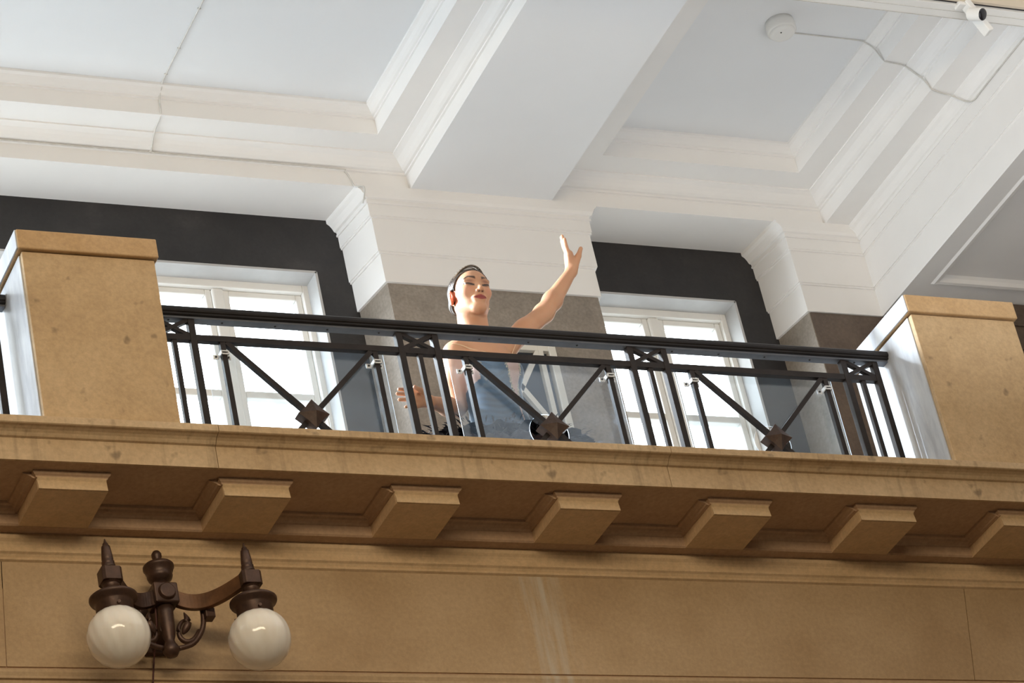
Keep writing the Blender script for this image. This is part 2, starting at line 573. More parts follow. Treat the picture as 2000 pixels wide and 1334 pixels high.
def entab_profile(x0, s):
    """pier/beam entablature outline: offsets grow outwards (s=-1 left); returns list of (name, polygon)"""
    o = lambda v: x0 + s * v
    return [
        ('fascia', [(o(0), ZE), (o(0.012), ZE), (o(0.012), ZE + 0.152), (o(0.018), ZE + 0.156), (o(0.018), ZE + 0.162), (o(-0.03), ZE + 0.162)]),
        ('fascia', [(o(-0.03), ZE + 0.160), (o(0.022), ZE + 0.160), (o(0.022), ZE + 0.340), (o(0.030), ZE + 0.345), (o(0.030), ZE + 0.352), (o(-0.03), ZE + 0.352)]),
        ('fascia', [(o(-0.03), ZE + 0.350), (o(0.034), ZE + 0.350), (o(0.034), ZE + 0.425), (o(-0.03), ZE + 0.425)]),
        ('crown_moulding', [(o(-0.03), ZE + 0.422), (o(0.038), ZE + 0.422), (o(0.040), ZE + 0.436), (o(0.050), ZE + 0.440), (o(0.056), ZE + 0.455),
                            (o(0.068), ZE + 0.472), (o(0.082), ZE + 0.482), (o(0.082), ZB), (o(-0.03), ZB)]),
    ]


for nm, poly in entab_profile(XR + 0.0125, -1):
    obj(nm, prism(poly, 'Y', -15, 2.05), M['plaster'], beam)
bm = bmesh.new()                          # soffit of the crossbeam with a sunk panel
y0, y1, x0, x1 = -3.0, 1.52, 8.36, 9.42
for a in ((XR + 0.0126, x0, -15, 2.05), (x1, 9.75, -15, 2.05), (x0, x1, y1, 2.05), (x0, x1, -15, y0)):
    bm.faces.new([bm.verts.new(p) for p in ((a[0], a[2], ZE), (a[1], a[2], ZE), (a[1], a[3], ZE), (a[0], a[3], ZE))])
obj('beam_underside', bm, M['plaster'], beam)
obj('soffit_panel', ring(bmesh.new(), x0, x1, y0, y1, [(0, ZE), (0.012, ZE - 0.008), (0.03, ZE - 0.006), (0.042, ZE + 0.010), (0.06, ZE + 0.022), (0.075, ZE + 0.022)]), M['plaster'], beam)

# ------------------------------------------------------------------ back wall, piers, windows
YW = 2.06
wall = empty('wall_back', (5, YW, FLOOR), kind='structure')
OPEN = [(a - 0.01, b + 0.005) for a, b in WINS]
Z0, Z1 = 7.88, 9.65
xs = [-7.0]
segs = []
prev = -7.0
for a, b in OPEN:
    segs.append((prev, a)); prev = b
segs.append((prev, 11.0))
bm = bmesh.new()
box(bm, -7, 11, YW, 2.25, Z1, 10.4)
box(bm, -7, 11, YW, 2.25, FLOOR - 0.2, Z0)
for a, b in segs:
    box(bm, a, b, YW, 2.25, Z0, Z1)
obj('wall_face', bm, M['dark_wall'], wall)


def pier(xl, xr, yf=1.80):
    """stone pier with a white moulded entablature; the sides splay a little towards the wall"""
    spl = 0.045
    p = obj('pier', prism([(xl, yf + 0.02), (xr, yf + 0.02), (xr + spl, 2.07), (xl - spl, 2.07)], 'Z', FLOOR, ZE), M['pier'], wall)
    profs = [(0.012, ZE, ZE + 0.160, 'fascia'), (0.024, ZE + 0.160, ZE + 0.350, 'fascia'), (0.034, ZE + 0.350, ZE + 0.422, 'fascia')]
    for off, za, zb, nm in profs:
        bm = prism([(xl - off, yf + 0.02 - off), (xr + off, yf + 0.02 - off), (xr + off + spl, 2.07), (xl - off - spl, 2.07)], 'Z', za, zb - 0.010)
        o2 = off + 0.007
        b2 = prism([(xl - o2, yf + 0.02 - o2), (xr + o2, yf + 0.02 - o2), (xr + o2 + spl, 2.07), (xl - o2 - spl, 2.07)], 'Z', zb - 0.010, zb)
        me = bpy.data.meshes.new('t'); b2.to_mesh(me); bm.from_mesh(me); b2.free()
        obj(nm, bm, M['plaster'], p)
    bm = bmesh.new(); prev = None
    for off, z in [(0.036, ZE + 0.422), (0.038, ZE + 0.436), (0.048, ZE + 0.440), (0.054, ZE + 0.455), (0.064, ZE + 0.472), (0.078, ZE + 0.484), (0.078, ZB)]:
        o2 = min(off, 0.055)
        cur = [bm.verts.new(v) for v in ((xl - off, yf + 0.02 - o2, z), (xr + off, yf + 0.02 - o2, z), (xr + off + spl, 2.07, z), (xl - off - spl, 2.07, z))]
        if prev:
            for i in range(4): bm.faces.new((prev[i], prev[(i + 1) % 4], cur[(i + 1) % 4], cur[i]))
        else:
            bm.faces.new(cur[::-1])
        prev = cur
    bm.faces.new(prev)
    obj('crown_moulding', bm, M['plaster'], p)
    return p


pier(5.655, 6.715)
pier(7.845, 8.40)
# dark return pilaster under the crossbeam
pil = obj('pilaster', B(XR + 0.005, 9.7, 1.63, 2.05, FLOOR, ZE - 0.004), M['brown_wall'], wall)
for z in (9.16, 9.30):
    obj('joint_moulding', B(XR + 0.35, 9.7, 1.618, 1.64, z, z + 0.02), M['brown_wall'], pil)
# brown facing strip of the second pier
obj('pier_facing', prism([(7.85, 1.815), (8.30, 1.815), (8.30, 1.83), (7.85, 1.83)], 'Z', FLOOR, ZE - 0.002), M['brown_wall'], wall)

for k, (a, b) in enumerate(WINS):
    w = empty('window_%d' % (k + 1), ((a + b) / 2, 2.2, Z0), kind='structure')
    za, zb = Z0 + 0.01, Z1 - 0.005
    # grey lining of the recess
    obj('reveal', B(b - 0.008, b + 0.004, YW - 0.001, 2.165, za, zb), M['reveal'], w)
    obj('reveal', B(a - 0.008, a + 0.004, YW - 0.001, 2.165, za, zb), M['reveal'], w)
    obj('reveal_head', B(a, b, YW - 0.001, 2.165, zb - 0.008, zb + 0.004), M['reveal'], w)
    obj('window_sill', B(a, b, YW - 0.03, 2.165, za - 0.01, za + 0.03), M['frame'], w)
    y0, y1 = 2.165, 2.245
    fr = bmesh.new()
    box(fr, a, a + 0.035, y0, y1, za, zb); box(fr, b - 0.035, b, y0, y1, za, zb)
    box(fr, a + 0.035, b - 0.035, y0, y1, zb - 0.045, zb); box(fr, a + 0.035, b - 0.035, y0, y1, za, za + 0.05)
    obj('window_frame', fr, M['frame'], w, bevel=0.004)
    nl = max(2, round((b - a) / 0.405))                     # lights side by side
    step = (b - a - 0.07) / nl
    mids_ = [a + 0.035 + step * q + (0.012 if nl == 2 else 0) for q in range(1, nl)]
    for mid in mids_:
        obj('mullion', B(mid - 0.028, mid + 0.028, y0 + 0.01, y1, za + 0.05, zb - 0.045), M['frame'], w, bevel=0.008)
    edges = [a + 0.035] + [v for mid in mids_ for v in (mid - 0.028, mid + 0.028)] + [b - 0.035]
    for c, d in zip(edges[0::2], edges[1::2]):
        sb = bmesh.new()
        s = 0.03
        ya, yb = 2.19, 2.235
        box(sb, c, c + s, ya, yb, za + 0.05, zb - 0.045); box(sb, d - s, d, ya, yb, za + 0.05, zb - 0.045)
        box(sb, c + s, d - s, ya, yb, zb - 0.045 - s, zb - 0.045); box(sb, c + s, d - s, ya, yb, za + 0.05, za + 0.05 + s)
        sash = obj('sash', sb, M['frame'], w, bevel=0.005)
        cuts = [za + 0.05 + s, 8.52, 9.045, zb - 0.045 - s]
        for i in range(3):
            lo = cuts[i] + (0.018 if i else 0); hi = cuts[i + 1] - (0.018 if i < 2 else 0)
            obj('pane', B(c + s, d - s, 2.208, 2.214, lo, hi), M['pane'], sash)
            if i < 2:
                obj('glazing_bar', B(c + s, d - s, ya, yb, hi, hi + 0.036), M['frame'], sash, bevel=0.004)

# ------------------------------------------------------------------ gallery cornice and hall wall
cor = empty('trim_1', (5, 0, 7.27), kind='structure')
XA, XB = 0.6, 10.6
LIP = [(0.0, 7.273), (0.0, 7.360), (-0.010, 7.363), (-0.014, 7.368), (-0.018, 7.374), (-0.027, 7.381), (-0.040, 7.386), (-0.052, 7.388), (-0.056, 7.391), (-0.056, 7.417),
       (-0.052, 7.420), (0.138, 7.430), (0.138, 7.31), (0.014, 7.31), (0.010, 7.273)]
joints = [XA, 2.35, 3.905, 5.70, 7.62, 9.2, XB]
for a, b in zip(joints[:-1], joints[1:]):
    obj('cornice_stone', prism(LIP, 'X', a + 0.0012, b - 0.0012), M['stone'], cor)
obj('kerb', B(XA, XB, 0.14, 0.42, 7.302, 7.345), M['stone'], cor)
obj('parapet_back', B(XA, XB, 0.405, 0.44, 7.0, 7.344), M['stone'], cor)
# soffit with sunk panels between the modillions, back band and bed mouldings
ZM, YB_ = 7.2045, 0.318
mods = [2.605, 3.265, 3.940, 4.597, 5.252, 5.895, 6.543, 7.195, 7.85, 8.5, 9.15]
for i, x in enumerate(mods):
    w = 0.250
    prof_x = lambda e: (x - e, x + w + e)
    # side outline (y,z): front face slightly hollow under a small crown
    m = obj('modillion', B(x, x + w, 0.078, YB_ + 0.004, ZM, 7.262), M['stone_plain'], cor)
    fr = prism([(0.077, ZM + 0.001), (0.0705, ZM + 0.001), (0.0725, 7.225), (0.0755, 7.242), (0.0710, 7.2505), (0.0705, 7.253), (0.077, 7.253)], 'X', x + 0.001, x + w - 0.001)
    obj('modillion_face', fr, M['stone_plain'], m)
    bm = bmesh.new(); prev = None
    for e, z in [(0.003, 7.250), (0.005, 7.257), (0.011, 7.261), (0.014, 7.266), (0.014, 7.2744)]:
        cur = [bm.verts.new(p) for p in ((x - e, 0.075 - e, z), (x + w + e, 0.075 - e, z), (x + w + e, 0.33, z), (x - e, 0.33, z))]
        if prev:
            for q in range(4): bm.faces.new((prev[q], prev[(q + 1) % 4], cur[(q + 1) % 4], cur[q]))
        else: bm.faces.new(cur[::-1])
        prev = cur
    bm.faces.new(prev)
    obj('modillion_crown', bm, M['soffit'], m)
    if i + 1 < len(mods):
        xa, xb = x + w, mods[i + 1]
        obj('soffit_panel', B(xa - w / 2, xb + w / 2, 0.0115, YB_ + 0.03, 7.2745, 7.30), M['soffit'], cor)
        pb = [(YB_, 7.2735), (YB_ - 0.045, 7.2735), (YB_ - 0.042, 7.266), (YB_ - 0.030, 7.264), (YB_ - 0.024, 7.258), (YB_ - 0.012, 7.254), (YB_ - 0.006, 7.248), (YB_, 7.246)]
        obj('panel_moulding', prism(pb, 'X', xa + 0.01, xb - 0.01), M['soffit'], cor)
        ps = [(xb, 7.2735), (xb - 0.045, 7.2735), (xb - 0.042, 7.268), (xb - 0.030, 7.266), (xb - 0.022, 7.260), (xb - 0.016, 7.258), (xb - 0.013, 7.253), (xb, 7.251)]
        obj('panel_moulding', prism(ps, 'Y', 0.082, YB_), M['soffit'], cor)
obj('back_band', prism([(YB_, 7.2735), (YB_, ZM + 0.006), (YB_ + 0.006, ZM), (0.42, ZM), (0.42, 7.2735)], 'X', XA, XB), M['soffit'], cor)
BED = [(0.45, ZM), (0.372, ZM), (0.370, 7.196), (0.374, 7.186), (0.382, 7.176), (0.386, 7.166), (0.386, 7.146), (0.380, 7.143), (0.380, 7.136), (0.388, 7.130), (0.394, 7.120), (0.390, 7.117), (0.390, 7.109),
       (0.400, 7.104), (0.45, 7.104)]
obj('bed_moulding', prism(BED, 'X', XA, XB), M['stone_plain'], cor)

hw = empty('wall_front', (5, 0.4, 6.5), kind='structure')
# ashlar course: its end joints lean a little; narrow gaps between the stones
jt = [(0.6, 0.6), (3.213, 3.185), (7.168, 7.090), (10.6, 10.6)]
for (ta, ba), (tb, bb) in zip(jt[:-1], jt[1:]):
    g = 0.0016
    bm = prism([(ta + g, 7.105), (tb - g, 7.105), (bb - g, 6.694), (ba + g, 6.694)], 'Y', 0.400, 0.50)
    obj('stone', bm, M['wall'], hw, bevel=0.0)
obj('backing', B(XA, XB, 0.405, 0.52, 6.0, 7.105), M['soffit'], hw)
obj('string_course', prism([(0.50, 6.688), (0.402, 6.688), (0.390, 6.680), (0.388, 6.668), (0.392, 6.655), (0.392, 6.646), (0.402, 6.643), (0.402, 6.60), (0.50, 6.60)], 'X', XA, XB), M['wall'], hw)
obj('lower_wall', B(XA - 7.6, XB + 0.4, 0.403, 0.6, 0, 6.598), M['wall'], hw)

# ------------------------------------------------------------------ stone pillars of the balustrade


def pillar(xl, label):
    w = 0.500
    p = empty('stone_pillar', (xl + w / 2, 0.24, 7.42), label, 'pillar', 'stone pillars of the balustrade')
    obj('front_slab', B(xl + 0.004, xl + w, 0.0, 0.024, 7.418, 8.146), M['pillar'], p, bevel=0.003)
    obj('core', B(xl + 0.006, xl + w - 0.004, 0.0255, 0.462, 7.345, 8.144), M['pillar'], p)
    obj('daylight_tint_side', B(xl, xl + 0.0055, 0.0255, 0.478, 7.345, 8.143), M['daylight_tint'], p)  # pillar side with daylight put into its pale colour
    obj('daylight_tint_side', B(xl + w - 0.0035, xl + w + 0.002, 0.0255, 0.478, 7.345, 8.143), M['daylight_tint'], p)
    c = obj('cap', B(xl - 0.012, xl + w + 0.014, -0.016, 0.50, 8.150, 8.232), M['cap'], p, bevel=0.005)
    obj('cap_side', B(xl - 0.0165, xl - 0.0115, -0.010, 0.497, 8.1515, 8.230), M['daylight_tint'], c)  # left side of the cap, daylight painted in as a pale tone
    return p


pl = pillar(3.292, 'tan stone pillar at the left end of the black balcony railing')
pr = pillar(7.005, 'tan stone pillar at the right end of the black balcony railing')

# ------------------------------------------------------------------ iron railing
PAIRS = [3.922, 4.905, 5.892, 6.868]     # centres of the narrow posts pairs
Y0, Y1 = 0.236, 0.264
ZMID = 7.985


def railing(x_end0, x_end1, pairs, label):
    t = empty('balcony_railing', ((x_end0 + x_end1) / 2, 0.25, 7.345), label, 'railing', 'iron balcony railings')
    hp = [(0.223, 8.072), (0.220, 8.075), (0.220, 8.081), (0.215, 8.084), (0.213, 8.091), (0.215, 8.102), (0.221, 8.109), (0.236, 8.114), (0.264, 8.114), (0.279, 8.109),
          (0.285, 8.102), (0.287, 8.091), (0.285, 8.084), (0.280, 8.081), (0.280, 8.075), (0.277, 8.072)]
    h = obj('handrail', prism(hp, 'X', x_end0, x_end1), M['handrail'], t)
    core = obj('rail_bar', B(x_end0, x_end1, 0.2310, 0.2690, 8.064, 8.0735), M['steel'], h)
    sc = bmesh.new(); x = x_end0 + 0.12
    while x < x_end1 - 0.05:
        ball(sc, (x, 0.25, 8.0645), 0.005, 8, 5); x += 0.21
    tag(obj('screws', sc, M['screw'], h), kind='stuff')
    obj('mid_rail', B(x_end0 + 0.002, min(x_end1, pairs[-1] + 0.088), Y0 + 0.002, Y1 - 0.002, ZMID - 0.0125, ZMID + 0.0125), M['iron'], t)
    obj('bottom_rail', B(x_end0 + 0.002, x_end1 - 0.002, Y0 + 0.004, Y1 - 0.004, 7.362, 7.384), M['iron'], t)
    for c in pairs:
        for s in (-1, 1):
            x = c + s * 0.075
            obj('post', B(x - 0.013, x + 0.013, Y0, Y1, 7.344, 8.0645), M['iron'], t, bevel=0.002)
        obj('baluster', B(c - 0.009, c + 0.009, Y0 + 0.005, Y1 - 0.005, 7.384, ZMID - 0.012), M['iron'], t)
        bm = bmesh.new()
        bar_xz(bm, (c - 0.064, 8.062), (c + 0.064, ZMID + 0.010), 0.016, Y0 + 0.004, Y1 - 0.006)
        obj('cross_bar', bm, M['iron'], t)
        bm = bmesh.new()
        bar_xz(bm, (c + 0.064, 8.062), (c - 0.064, ZMID + 0.010), 0.016, Y0 + 0.003, Y1 - 0.007)
        obj('cross_bar', bm, M['iron'], t)
    for a, b in zip(pairs[:-1], pairs[1:]):
        m = (a + b) / 2
        for s in (-1, 1):
            x = m + s * 0.305
            obj('baluster', B(x - 0.010, x + 0.010, Y0 + 0.004, Y1 - 0.004, 7.384, ZMID - 0.012), M['iron'], t)
        zc = 7.668
        for s in (-1, 1):
            bm = bar_xz(bmesh.new(), (m + s * 0.290, ZMID - 0.012), (m, zc), 0.019, Y0 + 0.003, Y1 - 0.005)
            obj('diagonal_bar', bm, M['iron'], t)
            bm = bar_xz(bmesh.new(), (m, zc), (m + s * 0.270, 7.384), 0.019, Y0 + 0.003, Y1 - 0.005)
            obj('diagonal_bar', bm, M['iron'], t)
        # pyramid-faced square boss set on its corner, notched where the bars run in
        bm = bmesh.new()
        R, r = 0.062, 0.043
        yb, yf = Y0 - 0.002, Y0 - 0.036
        rim = []
        for k in range(8):
            a_ = k * PI / 4
            rr = R if k % 2 == 0 else r * 0.94
            rim.append((m + rr * math.cos(a_), zc + rr * math.sin(a_)))
        fr = [bm.verts.new((p[0], yb - 0.010, p[1])) for p in rim]
        bk = [bm.verts.new((p[0], Y1 + 0.004, p[1])) for p in rim]
        tip = bm.verts.new((m, yf, zc))
        for k in range(8):
            q = (k + 1) % 8
            bm.faces.new((fr[k], fr[q], tip)); bm.faces.new((bk[k], bk[q], fr[q], fr[k]))
        bm.faces.new(bk)
        obj('rosette', bm, M['rosette'], t)
    return t


rail = railing(3.794, 7.004, PAIRS, 'black iron balcony railing with crosses and diamond bosses in front of the dancer')
rail2 = railing(2.0, 3.290, [2.19, 3.17], 'end of the next black iron railing, left of the left stone pillar')

# ------------------------------------------------------------------ clear acrylic guards clipped behind the balusters


def guard(m, label):
    x0, x1, z0, z1 = m - 0.365, m + 0.352, 7.365, 8.004
    ya, yb = Y1 + 0.010, Y1 + 0.0145
    zc, R = 7.668, 0.082
    t = empty('acrylic_panel', (m, ya, z0), label, 'panel', 'clear guard panels on the railing')
    bm = bmesh.new()
    n = 48
    inner, outer = [], []
    for k in range(n):
        a = 2 * PI * k / n
        c, s = math.cos(a), math.sin(a)
        inner.append((m + R * c, zc + R * s))
        # square outer point on the same ray
        tx = ((x1 - m) if c > 0 else (x0 - m)) / c if abs(c) > 1e-6 else 1e9
        tz = ((z1 - zc) if s > 0 else (z0 - zc)) / s if abs(s) > 1e-6 else 1e9
        tt = min(tx, tz)
        outer.append((m + tt * c, zc + tt * s))
    for cx, cz in ((x0, z0), (x0, z1), (x1, z0), (x1, z1)):       # snap the nearest rim point to each corner
        k = min(range(n), key=lambda i: (outer[i][0] - cx) ** 2 + (outer[i][1] - cz) ** 2)
        outer[k] = (cx, cz)
    def lay(pts, y): return [bm.verts.new((p[0], y, p[1])) for p in pts]
    i0, o0, i1, o1 = lay(inner, ya), lay(outer, ya), lay(inner, yb), lay(outer, yb)
    for k in range(n):
        q = (k + 1) % n
        bm.faces.new((o0[k], o0[q], i0[q], i0[k])).material_index = 0
        bm.faces.new((i1[k], i1[q], o1[q], o1[k])).material_index = 0
        bm.faces.new((i0[k], i0[q], i1[q], i1[k])).material_index = 1
        bm.faces.new((o1[k], o1[q], o0[q], o0[k])).material_index = 1
    obj('clear_sheet', bm, [M['acrylic'], M['acrylic_edge']], t)
    for s in (-1, 1):
        x = m + s * 0.305
        z = ZMID - 0.062
        bm = bmesh.new()
        box(bm, x - 0.034, x - 0.012, yb - 0.010, ya - 0.001, z - 0.009, z + 0.009)
        box(bm, x + 0.012, x + 0.034, yb - 0.010, ya - 0.001, z - 0.009, z + 0.009)
        for dz in (-0.006, 0.006):
            box(bm, x - 0.014, x + 0.014, Y0 - 0.004, Y0 + 0.002, z + dz - 0.002, z + dz + 0.002)
        box(bm, x - 0.016, x - 0.012, Y0 - 0.004, ya - 0.001, z - 0.008, z + 0.008)
        box(bm, x + 0.012, x + 0.016, Y0 - 0.004, ya - 0.001, z - 0.008, z + 0.008)
        c = obj('clip', bm, M['clip'], t)
        for d in (-0.024, 0.024):
            bm = bmesh.new()
            bmesh.ops.create_cone(bm, cap_ends=True, segments=10, radius1=0.0042, radius2=0.0042, depth=0.004,
                                  matrix=Matrix.Translation((x + d, yb - 0.0115, z)) @ Matrix.Rotation(PI / 2, 4, 'X'))
            obj('screw', bm, M['screw'], c)
    return t


mids = [(a + b) / 2 for a, b in zip(PAIRS[:-1], PAIRS[1:])]
guard(mids[0], 'clear acrylic guard panel in the left railing bay before the left window')
guard(mids[1], 'clear acrylic guard panel in the middle railing bay before the dancer')
guard(mids[2], 'clear acrylic guard panel in the right railing bay before the right window')

# ------------------------------------------------------------------ white lattice panel on the middle pier
lat = empty('lattice_panel', (6.19, 1.80, 7.3), 'white framed lattice panel with dark glass on the pier behind the dancer', 'panel')
xa, xb, za, zb = 5.985, 6.402, 7.40, 9.186
ya, yb = 1.772, 1.818
bm = bmesh.new()
st, gap, br = 0.036, 0.028, 0.023
box(bm, xa, xa + st, ya, yb, za, zb); box(bm, xb - st, xb, ya, yb, za, zb)
box(bm, xa + st, xb - st, ya, yb, zb - 0.036, zb); box(bm, xa + st, xb - st, ya, yb, za, za + 0.04)
obj('panel_frame', bm, M['lattice_white'], lat, bevel=0.004)
obj('dark_backing', B(xa + 0.03, xb - 0.03, 1.806, 1.817, za + 0.03, zb - 0.03), M['lattice_dark'], lat)
xl_, xr_ = xa + st + gap, xb - st - gap
obj('glazing_bar', B(xl_, xl_ + br, ya + 0.008, 1.806, za + 0.04, zb - 0.036), M['lattice_white'], lat)
obj('glazing_bar', B(xr_ - br, xr_, ya + 0.008, 1.806, za + 0.04, zb - 0.036), M['lattice_white'], lat)
obj('glazing_bar', B(xa + st, xb - st, ya + 0.009, 1.8055, zb - 0.094, zb - 0.066), M['lattice_white'], lat)
obj('glazing_bar', B(xa + st, xb - st, ya + 0.009, 1.8055, za + 0.07, za + 0.098), M['lattice_white'], lat)
xl_ += br; xr_ -= br
zt = zb - 0.094
for k in range(4):
    z0_, z1_ = zt - 0.40 * k, zt - 0.40 * (k + 1)
    for p, q in (((xl_, z0_), (xr_, z1_)), ((xr_, z0_), (xl_, z1_))):
        obj('diagonal_bar', bar_xz(bmesh.new(), p, q, 0.026, ya + 0.010, 1.805), M['lattice_white'], lat)

# ------------------------------------------------------------------ twin globe wall lamp
lamp = empty('wall_lamp', (3.735, 0.40, 6.88), 'aged bronze wall lamp with two white glass globes under the balcony', 'lamp')
LX, LY = 3.735, 0.275
GL = [(3.480, 0.085), (3.985, 0.085)]
# back plate and central stem
bm = bmesh.new()
lathe(bm, LX, LY, [(0.004, 6.672), (0.020, 6.676), (0.029, 6.692), (0.028, 6.708), (0.020, 6.722), (0.017, 6.735), (0.022, 6.75), (0.026, 6.79), (0.028, 6.84), (0.030, 6.868)], 20)
obj('stem', bm, M['bronze'], lamp, smooth=True)
obj('centre_block', B(LX - 0.044, LX + 0.044, LY - 0.044, LY + 0.05, 6.866, 6.945), M['bronze'], lamp, bevel=0.006)
bm = bmesh.new()
bmesh.ops.create_cone(bm, cap_ends=True, segments=24, radius1=0.033, radius2=0.028, depth=0.016, matrix=Matrix.Translation((LX, LY - 0.050, 6.905)) @ Matrix.Rotation(PI / 2, 4, 'X'))
obj('medallion', bm, M['bronze'], lamp, bevel=0.003)
bm = lathe(bmesh.new(), LX, LY, [(0.018, 6.945), (0.020, 6.958), (0.030, 6.966), (0.042, 6.976), (0.046, 6.988), (0.044, 6.994), (0.048, 7.002), (0.052, 7.016), (0.055, 7.019), (0.055, 7.028),
                                 (0.050, 7.034), (0.024, 7.038), (0.015, 7.046), (0.014, 7.058), (0.018, 7.066), (0.018, 7.078), (0.012, 7.088), (0.004, 7.092)], 40)
obj('cup', bm, M['bronze'], lamp, smooth=True)
bm = bmesh.new()
box(bm, LX - 0.055, LX + 0.055, 0.372, 0.402, 6.74, 6.94)
box(bm, LX - 0.028, LX + 0.028, LY, 0.38, 6.77, 6.93)
obj('back_plate', bm, M['bronze'], lamp, bevel=0.006)
for s, (gx, gy) in zip((-1, 1), GL):
    # flat band arm curving out from the centre block to the lamp holder
    pts = []
    for k in range(17):
        t = k / 16
        x = LX + s * (0.040 + t * (abs(gx - LX) - 0.062))
        y = LY - 0.012 + (gy - LY + 0.012) * (t ** 2.0)
        z = 6.895 - 0.020 * math.sin(t * PI) + (6.872 - 6.895) * t
        pts.append((x, y, z))
    bm = bmesh.new(); rows = []
    for i, p in enumerate(pts):
        h = 0.030 - 0.004 * i / 16
        d = (Vector(pts[min(i + 1, 16)]) - Vector(pts[max(i - 1, 0)])).normalized()
        nrm = Vector((-d.y, d.x, 0)).normalized() * 0.011
        P_ = Vector(p)
        rows.append([bm.verts.new(P_ + nrm + Vector((0, 0, h))), bm.verts.new(P_ - nrm + Vector((0, 0, h))), bm.verts.new(P_ - nrm - Vector((0, 0, h))), bm.verts.new(P_ + nrm - Vector((0, 0, h)))])
    for i in range(16):
        for k in range(4): bm.faces.new((rows[i][k], rows[i][(k + 1) % 4], rows[i + 1][(k + 1) % 4], rows[i + 1][k]))
    bm.faces.new(rows[0]); bm.faces.new(rows[-1][::-1])
    obj('arm', bm, M['bronze_bright'] if s > 0 else M['bronze'], lamp, bevel=0.002)
    # holder: tapering finial, square block, neck, flange
    fin = lathe(bmesh.new(), gx, gy, [(0.021, 6.902), (0.0245, 6.906), (0.0245, 6.914), (0.0205, 6.918), (0.0225, 6.922), (0.0225, 6.929), (0.0190, 6.933), (0.0205, 6.938), (0.0195, 6.952),
                                      (0.0165, 6.978), (0.0150, 6.990), (0.0105, 6.993), (0.0100, 7.000), (0.0055, 7.006), (0.0040, 7.012), (0.0020, 7.020)], 18)
    hold = obj('lamp_holder', lathe(bmesh.new(), gx, gy, [(0.022, 6.80), (0.020, 6.812), (0.023, 6.826), (0.030, 6.836), (0.028, 6.842)], 20), M['bronze'], lamp, smooth=True)
    obj('finial', fin, M['bronze'], hold, smooth=True)
    blk = prism([(gx - 0.036 + c, gy - 0.036 + d) for c, d in ((0.01, 0), (0.062, 0), (0.072, 0.01), (0.072, 0.062), (0.062, 0.072), (0.01, 0.072), (0, 0.062), (0, 0.01))], 'Z', 6.846, 6.898)
    lathe(blk, gx, gy, [(0.024, 6.836), (0.036, 6.848)], 16); lathe(blk, gx, gy, [(0.036, 6.896), (0.022, 6.906)], 16)
    obj('block', blk, M['bronze'], hold, bevel=0.002)
    fl_ = lathe(bmesh.new(), gx, gy, [(0.060, 6.722), (0.064, 6.728), (0.064, 6.764), (0.068, 6.772), (0.080, 6.778), (0.083, 6.784), (0.083, 6.791), (0.077, 6.796), (0.050, 6.800), (0.030, 6.806), (0.022, 6.812)], 36)
    obj('flange', fl_, M['bronze'], hold, smooth=True)
    for a in (0.4, 2.5, 4.6):
        bm = bmesh.new()
        bmesh.ops.create_cone(bm, cap_ends=True, segments=10, radius1=0.006, radius2=0.006, depth=0.018,
                              matrix=Matrix.Translation((gx + 0.066 * math.cos(a), gy + 0.066 * math.sin(a), 6.738)) @ Matrix.Rotation(a, 4, 'Z') @ Matrix.Rotation(PI / 2, 4, 'Y'))
        obj('thumb_screw', bm, M['bronze'], hold)
    R = 0.1075
    prof = [(R * math.sin(t), 6.642 - R * math.cos(t)) for t in [PI * (0.02 + 0.78 * k / 30) for k in range(31)]]
    g = lathe(bmesh.new(), gx, gy, prof, 64, flute=16, amp=0.010, twist=2.5)
    obj('globe', g, M['opal'], lamp, smooth=True)
    # scrolled bracket and leaf under the arm
    sc = []
    for k in range(30):
        a = 0.2 + k / 29 * 4.4
        rr = 0.052 * (1 - 0.62 * k / 29)
        sc.append((LX + s * (0.075 + rr * math.cos(a + 0.3)), LY + 0.01, 6.795 - rr * math.sin(a) * 1.35))
    obj('scroll', tube(bmesh.new(), sc, [0.012 - 0.006 * k / 29 for k in range(30)], 8), M['bronze'], lamp, smooth=True)
    arc = smooth_path([(LX + s * 0.028, LY, 6.705), (LX + s * 0.085, LY - 0.005, 6.725), (LX + s * 0.125, LY - 0.012, 6.785), (LX + s * 0.132, LY - 0.015, 6.855)], 5)
    obj('bracket', tube(bmesh.new(), arc, 0.0095, 8), M['bronze'], lamp, smooth=True)
    obj('leaf', tube(bmesh.new(), smooth_path([(LX + s * 0.05, LY - 0.004, 6.76), (LX + s * 0.072, LY - 0.012, 6.80), (LX + s * 0.064, LY - 0.010, 6.842)], 5), [0.004, 0.008, 0.012, 0.014, 0.014, 0.013, 0.012, 0.010, 0.007, 0.004, 0.002], 8), M['bronze'], lamp, smooth=True)
    obj('arm_socket', B(LX + s * 0.148 - 0.018, LX + s * 0.148 + 0.018, LY - 0.046, LY - 0.004, 6.808, 6.846), M['bronze'], lamp, bevel=0.004)
fx = tube(bmesh.new(), smooth_path([(3.700, 0.262, 6.95), (3.705, 0.300, 6.80), (3.708, 0.375, 6.72), (3.690, 0.384, 6.60), (3.672, 0.386, 6.45), (3.660, 0.388, 5.60)], 6), 0.0032, 8)
tag(obj('lamp_cord', fx, M['cord'], None, smooth=True), 'thin dark red cord hanging down the wall behind the lamp', 'cord')

# ------------------------------------------------------------------ ceiling cables, detector, rail and camera


def cable(pts, r, label, clips=()):
    o = obj('cable', tube(bmesh.new(), smooth_path(pts, 5), r, 8), M['cable'], None, smooth=True)
    tag(o, label, 'cable', 'painted ceiling cables')
    for c in clips:
        obj('cable_clip', ball(bmesh.new(), c, 0.006, 8, 6, (1.6, 0.8, 0.8)), M['cable'], o)
    return o


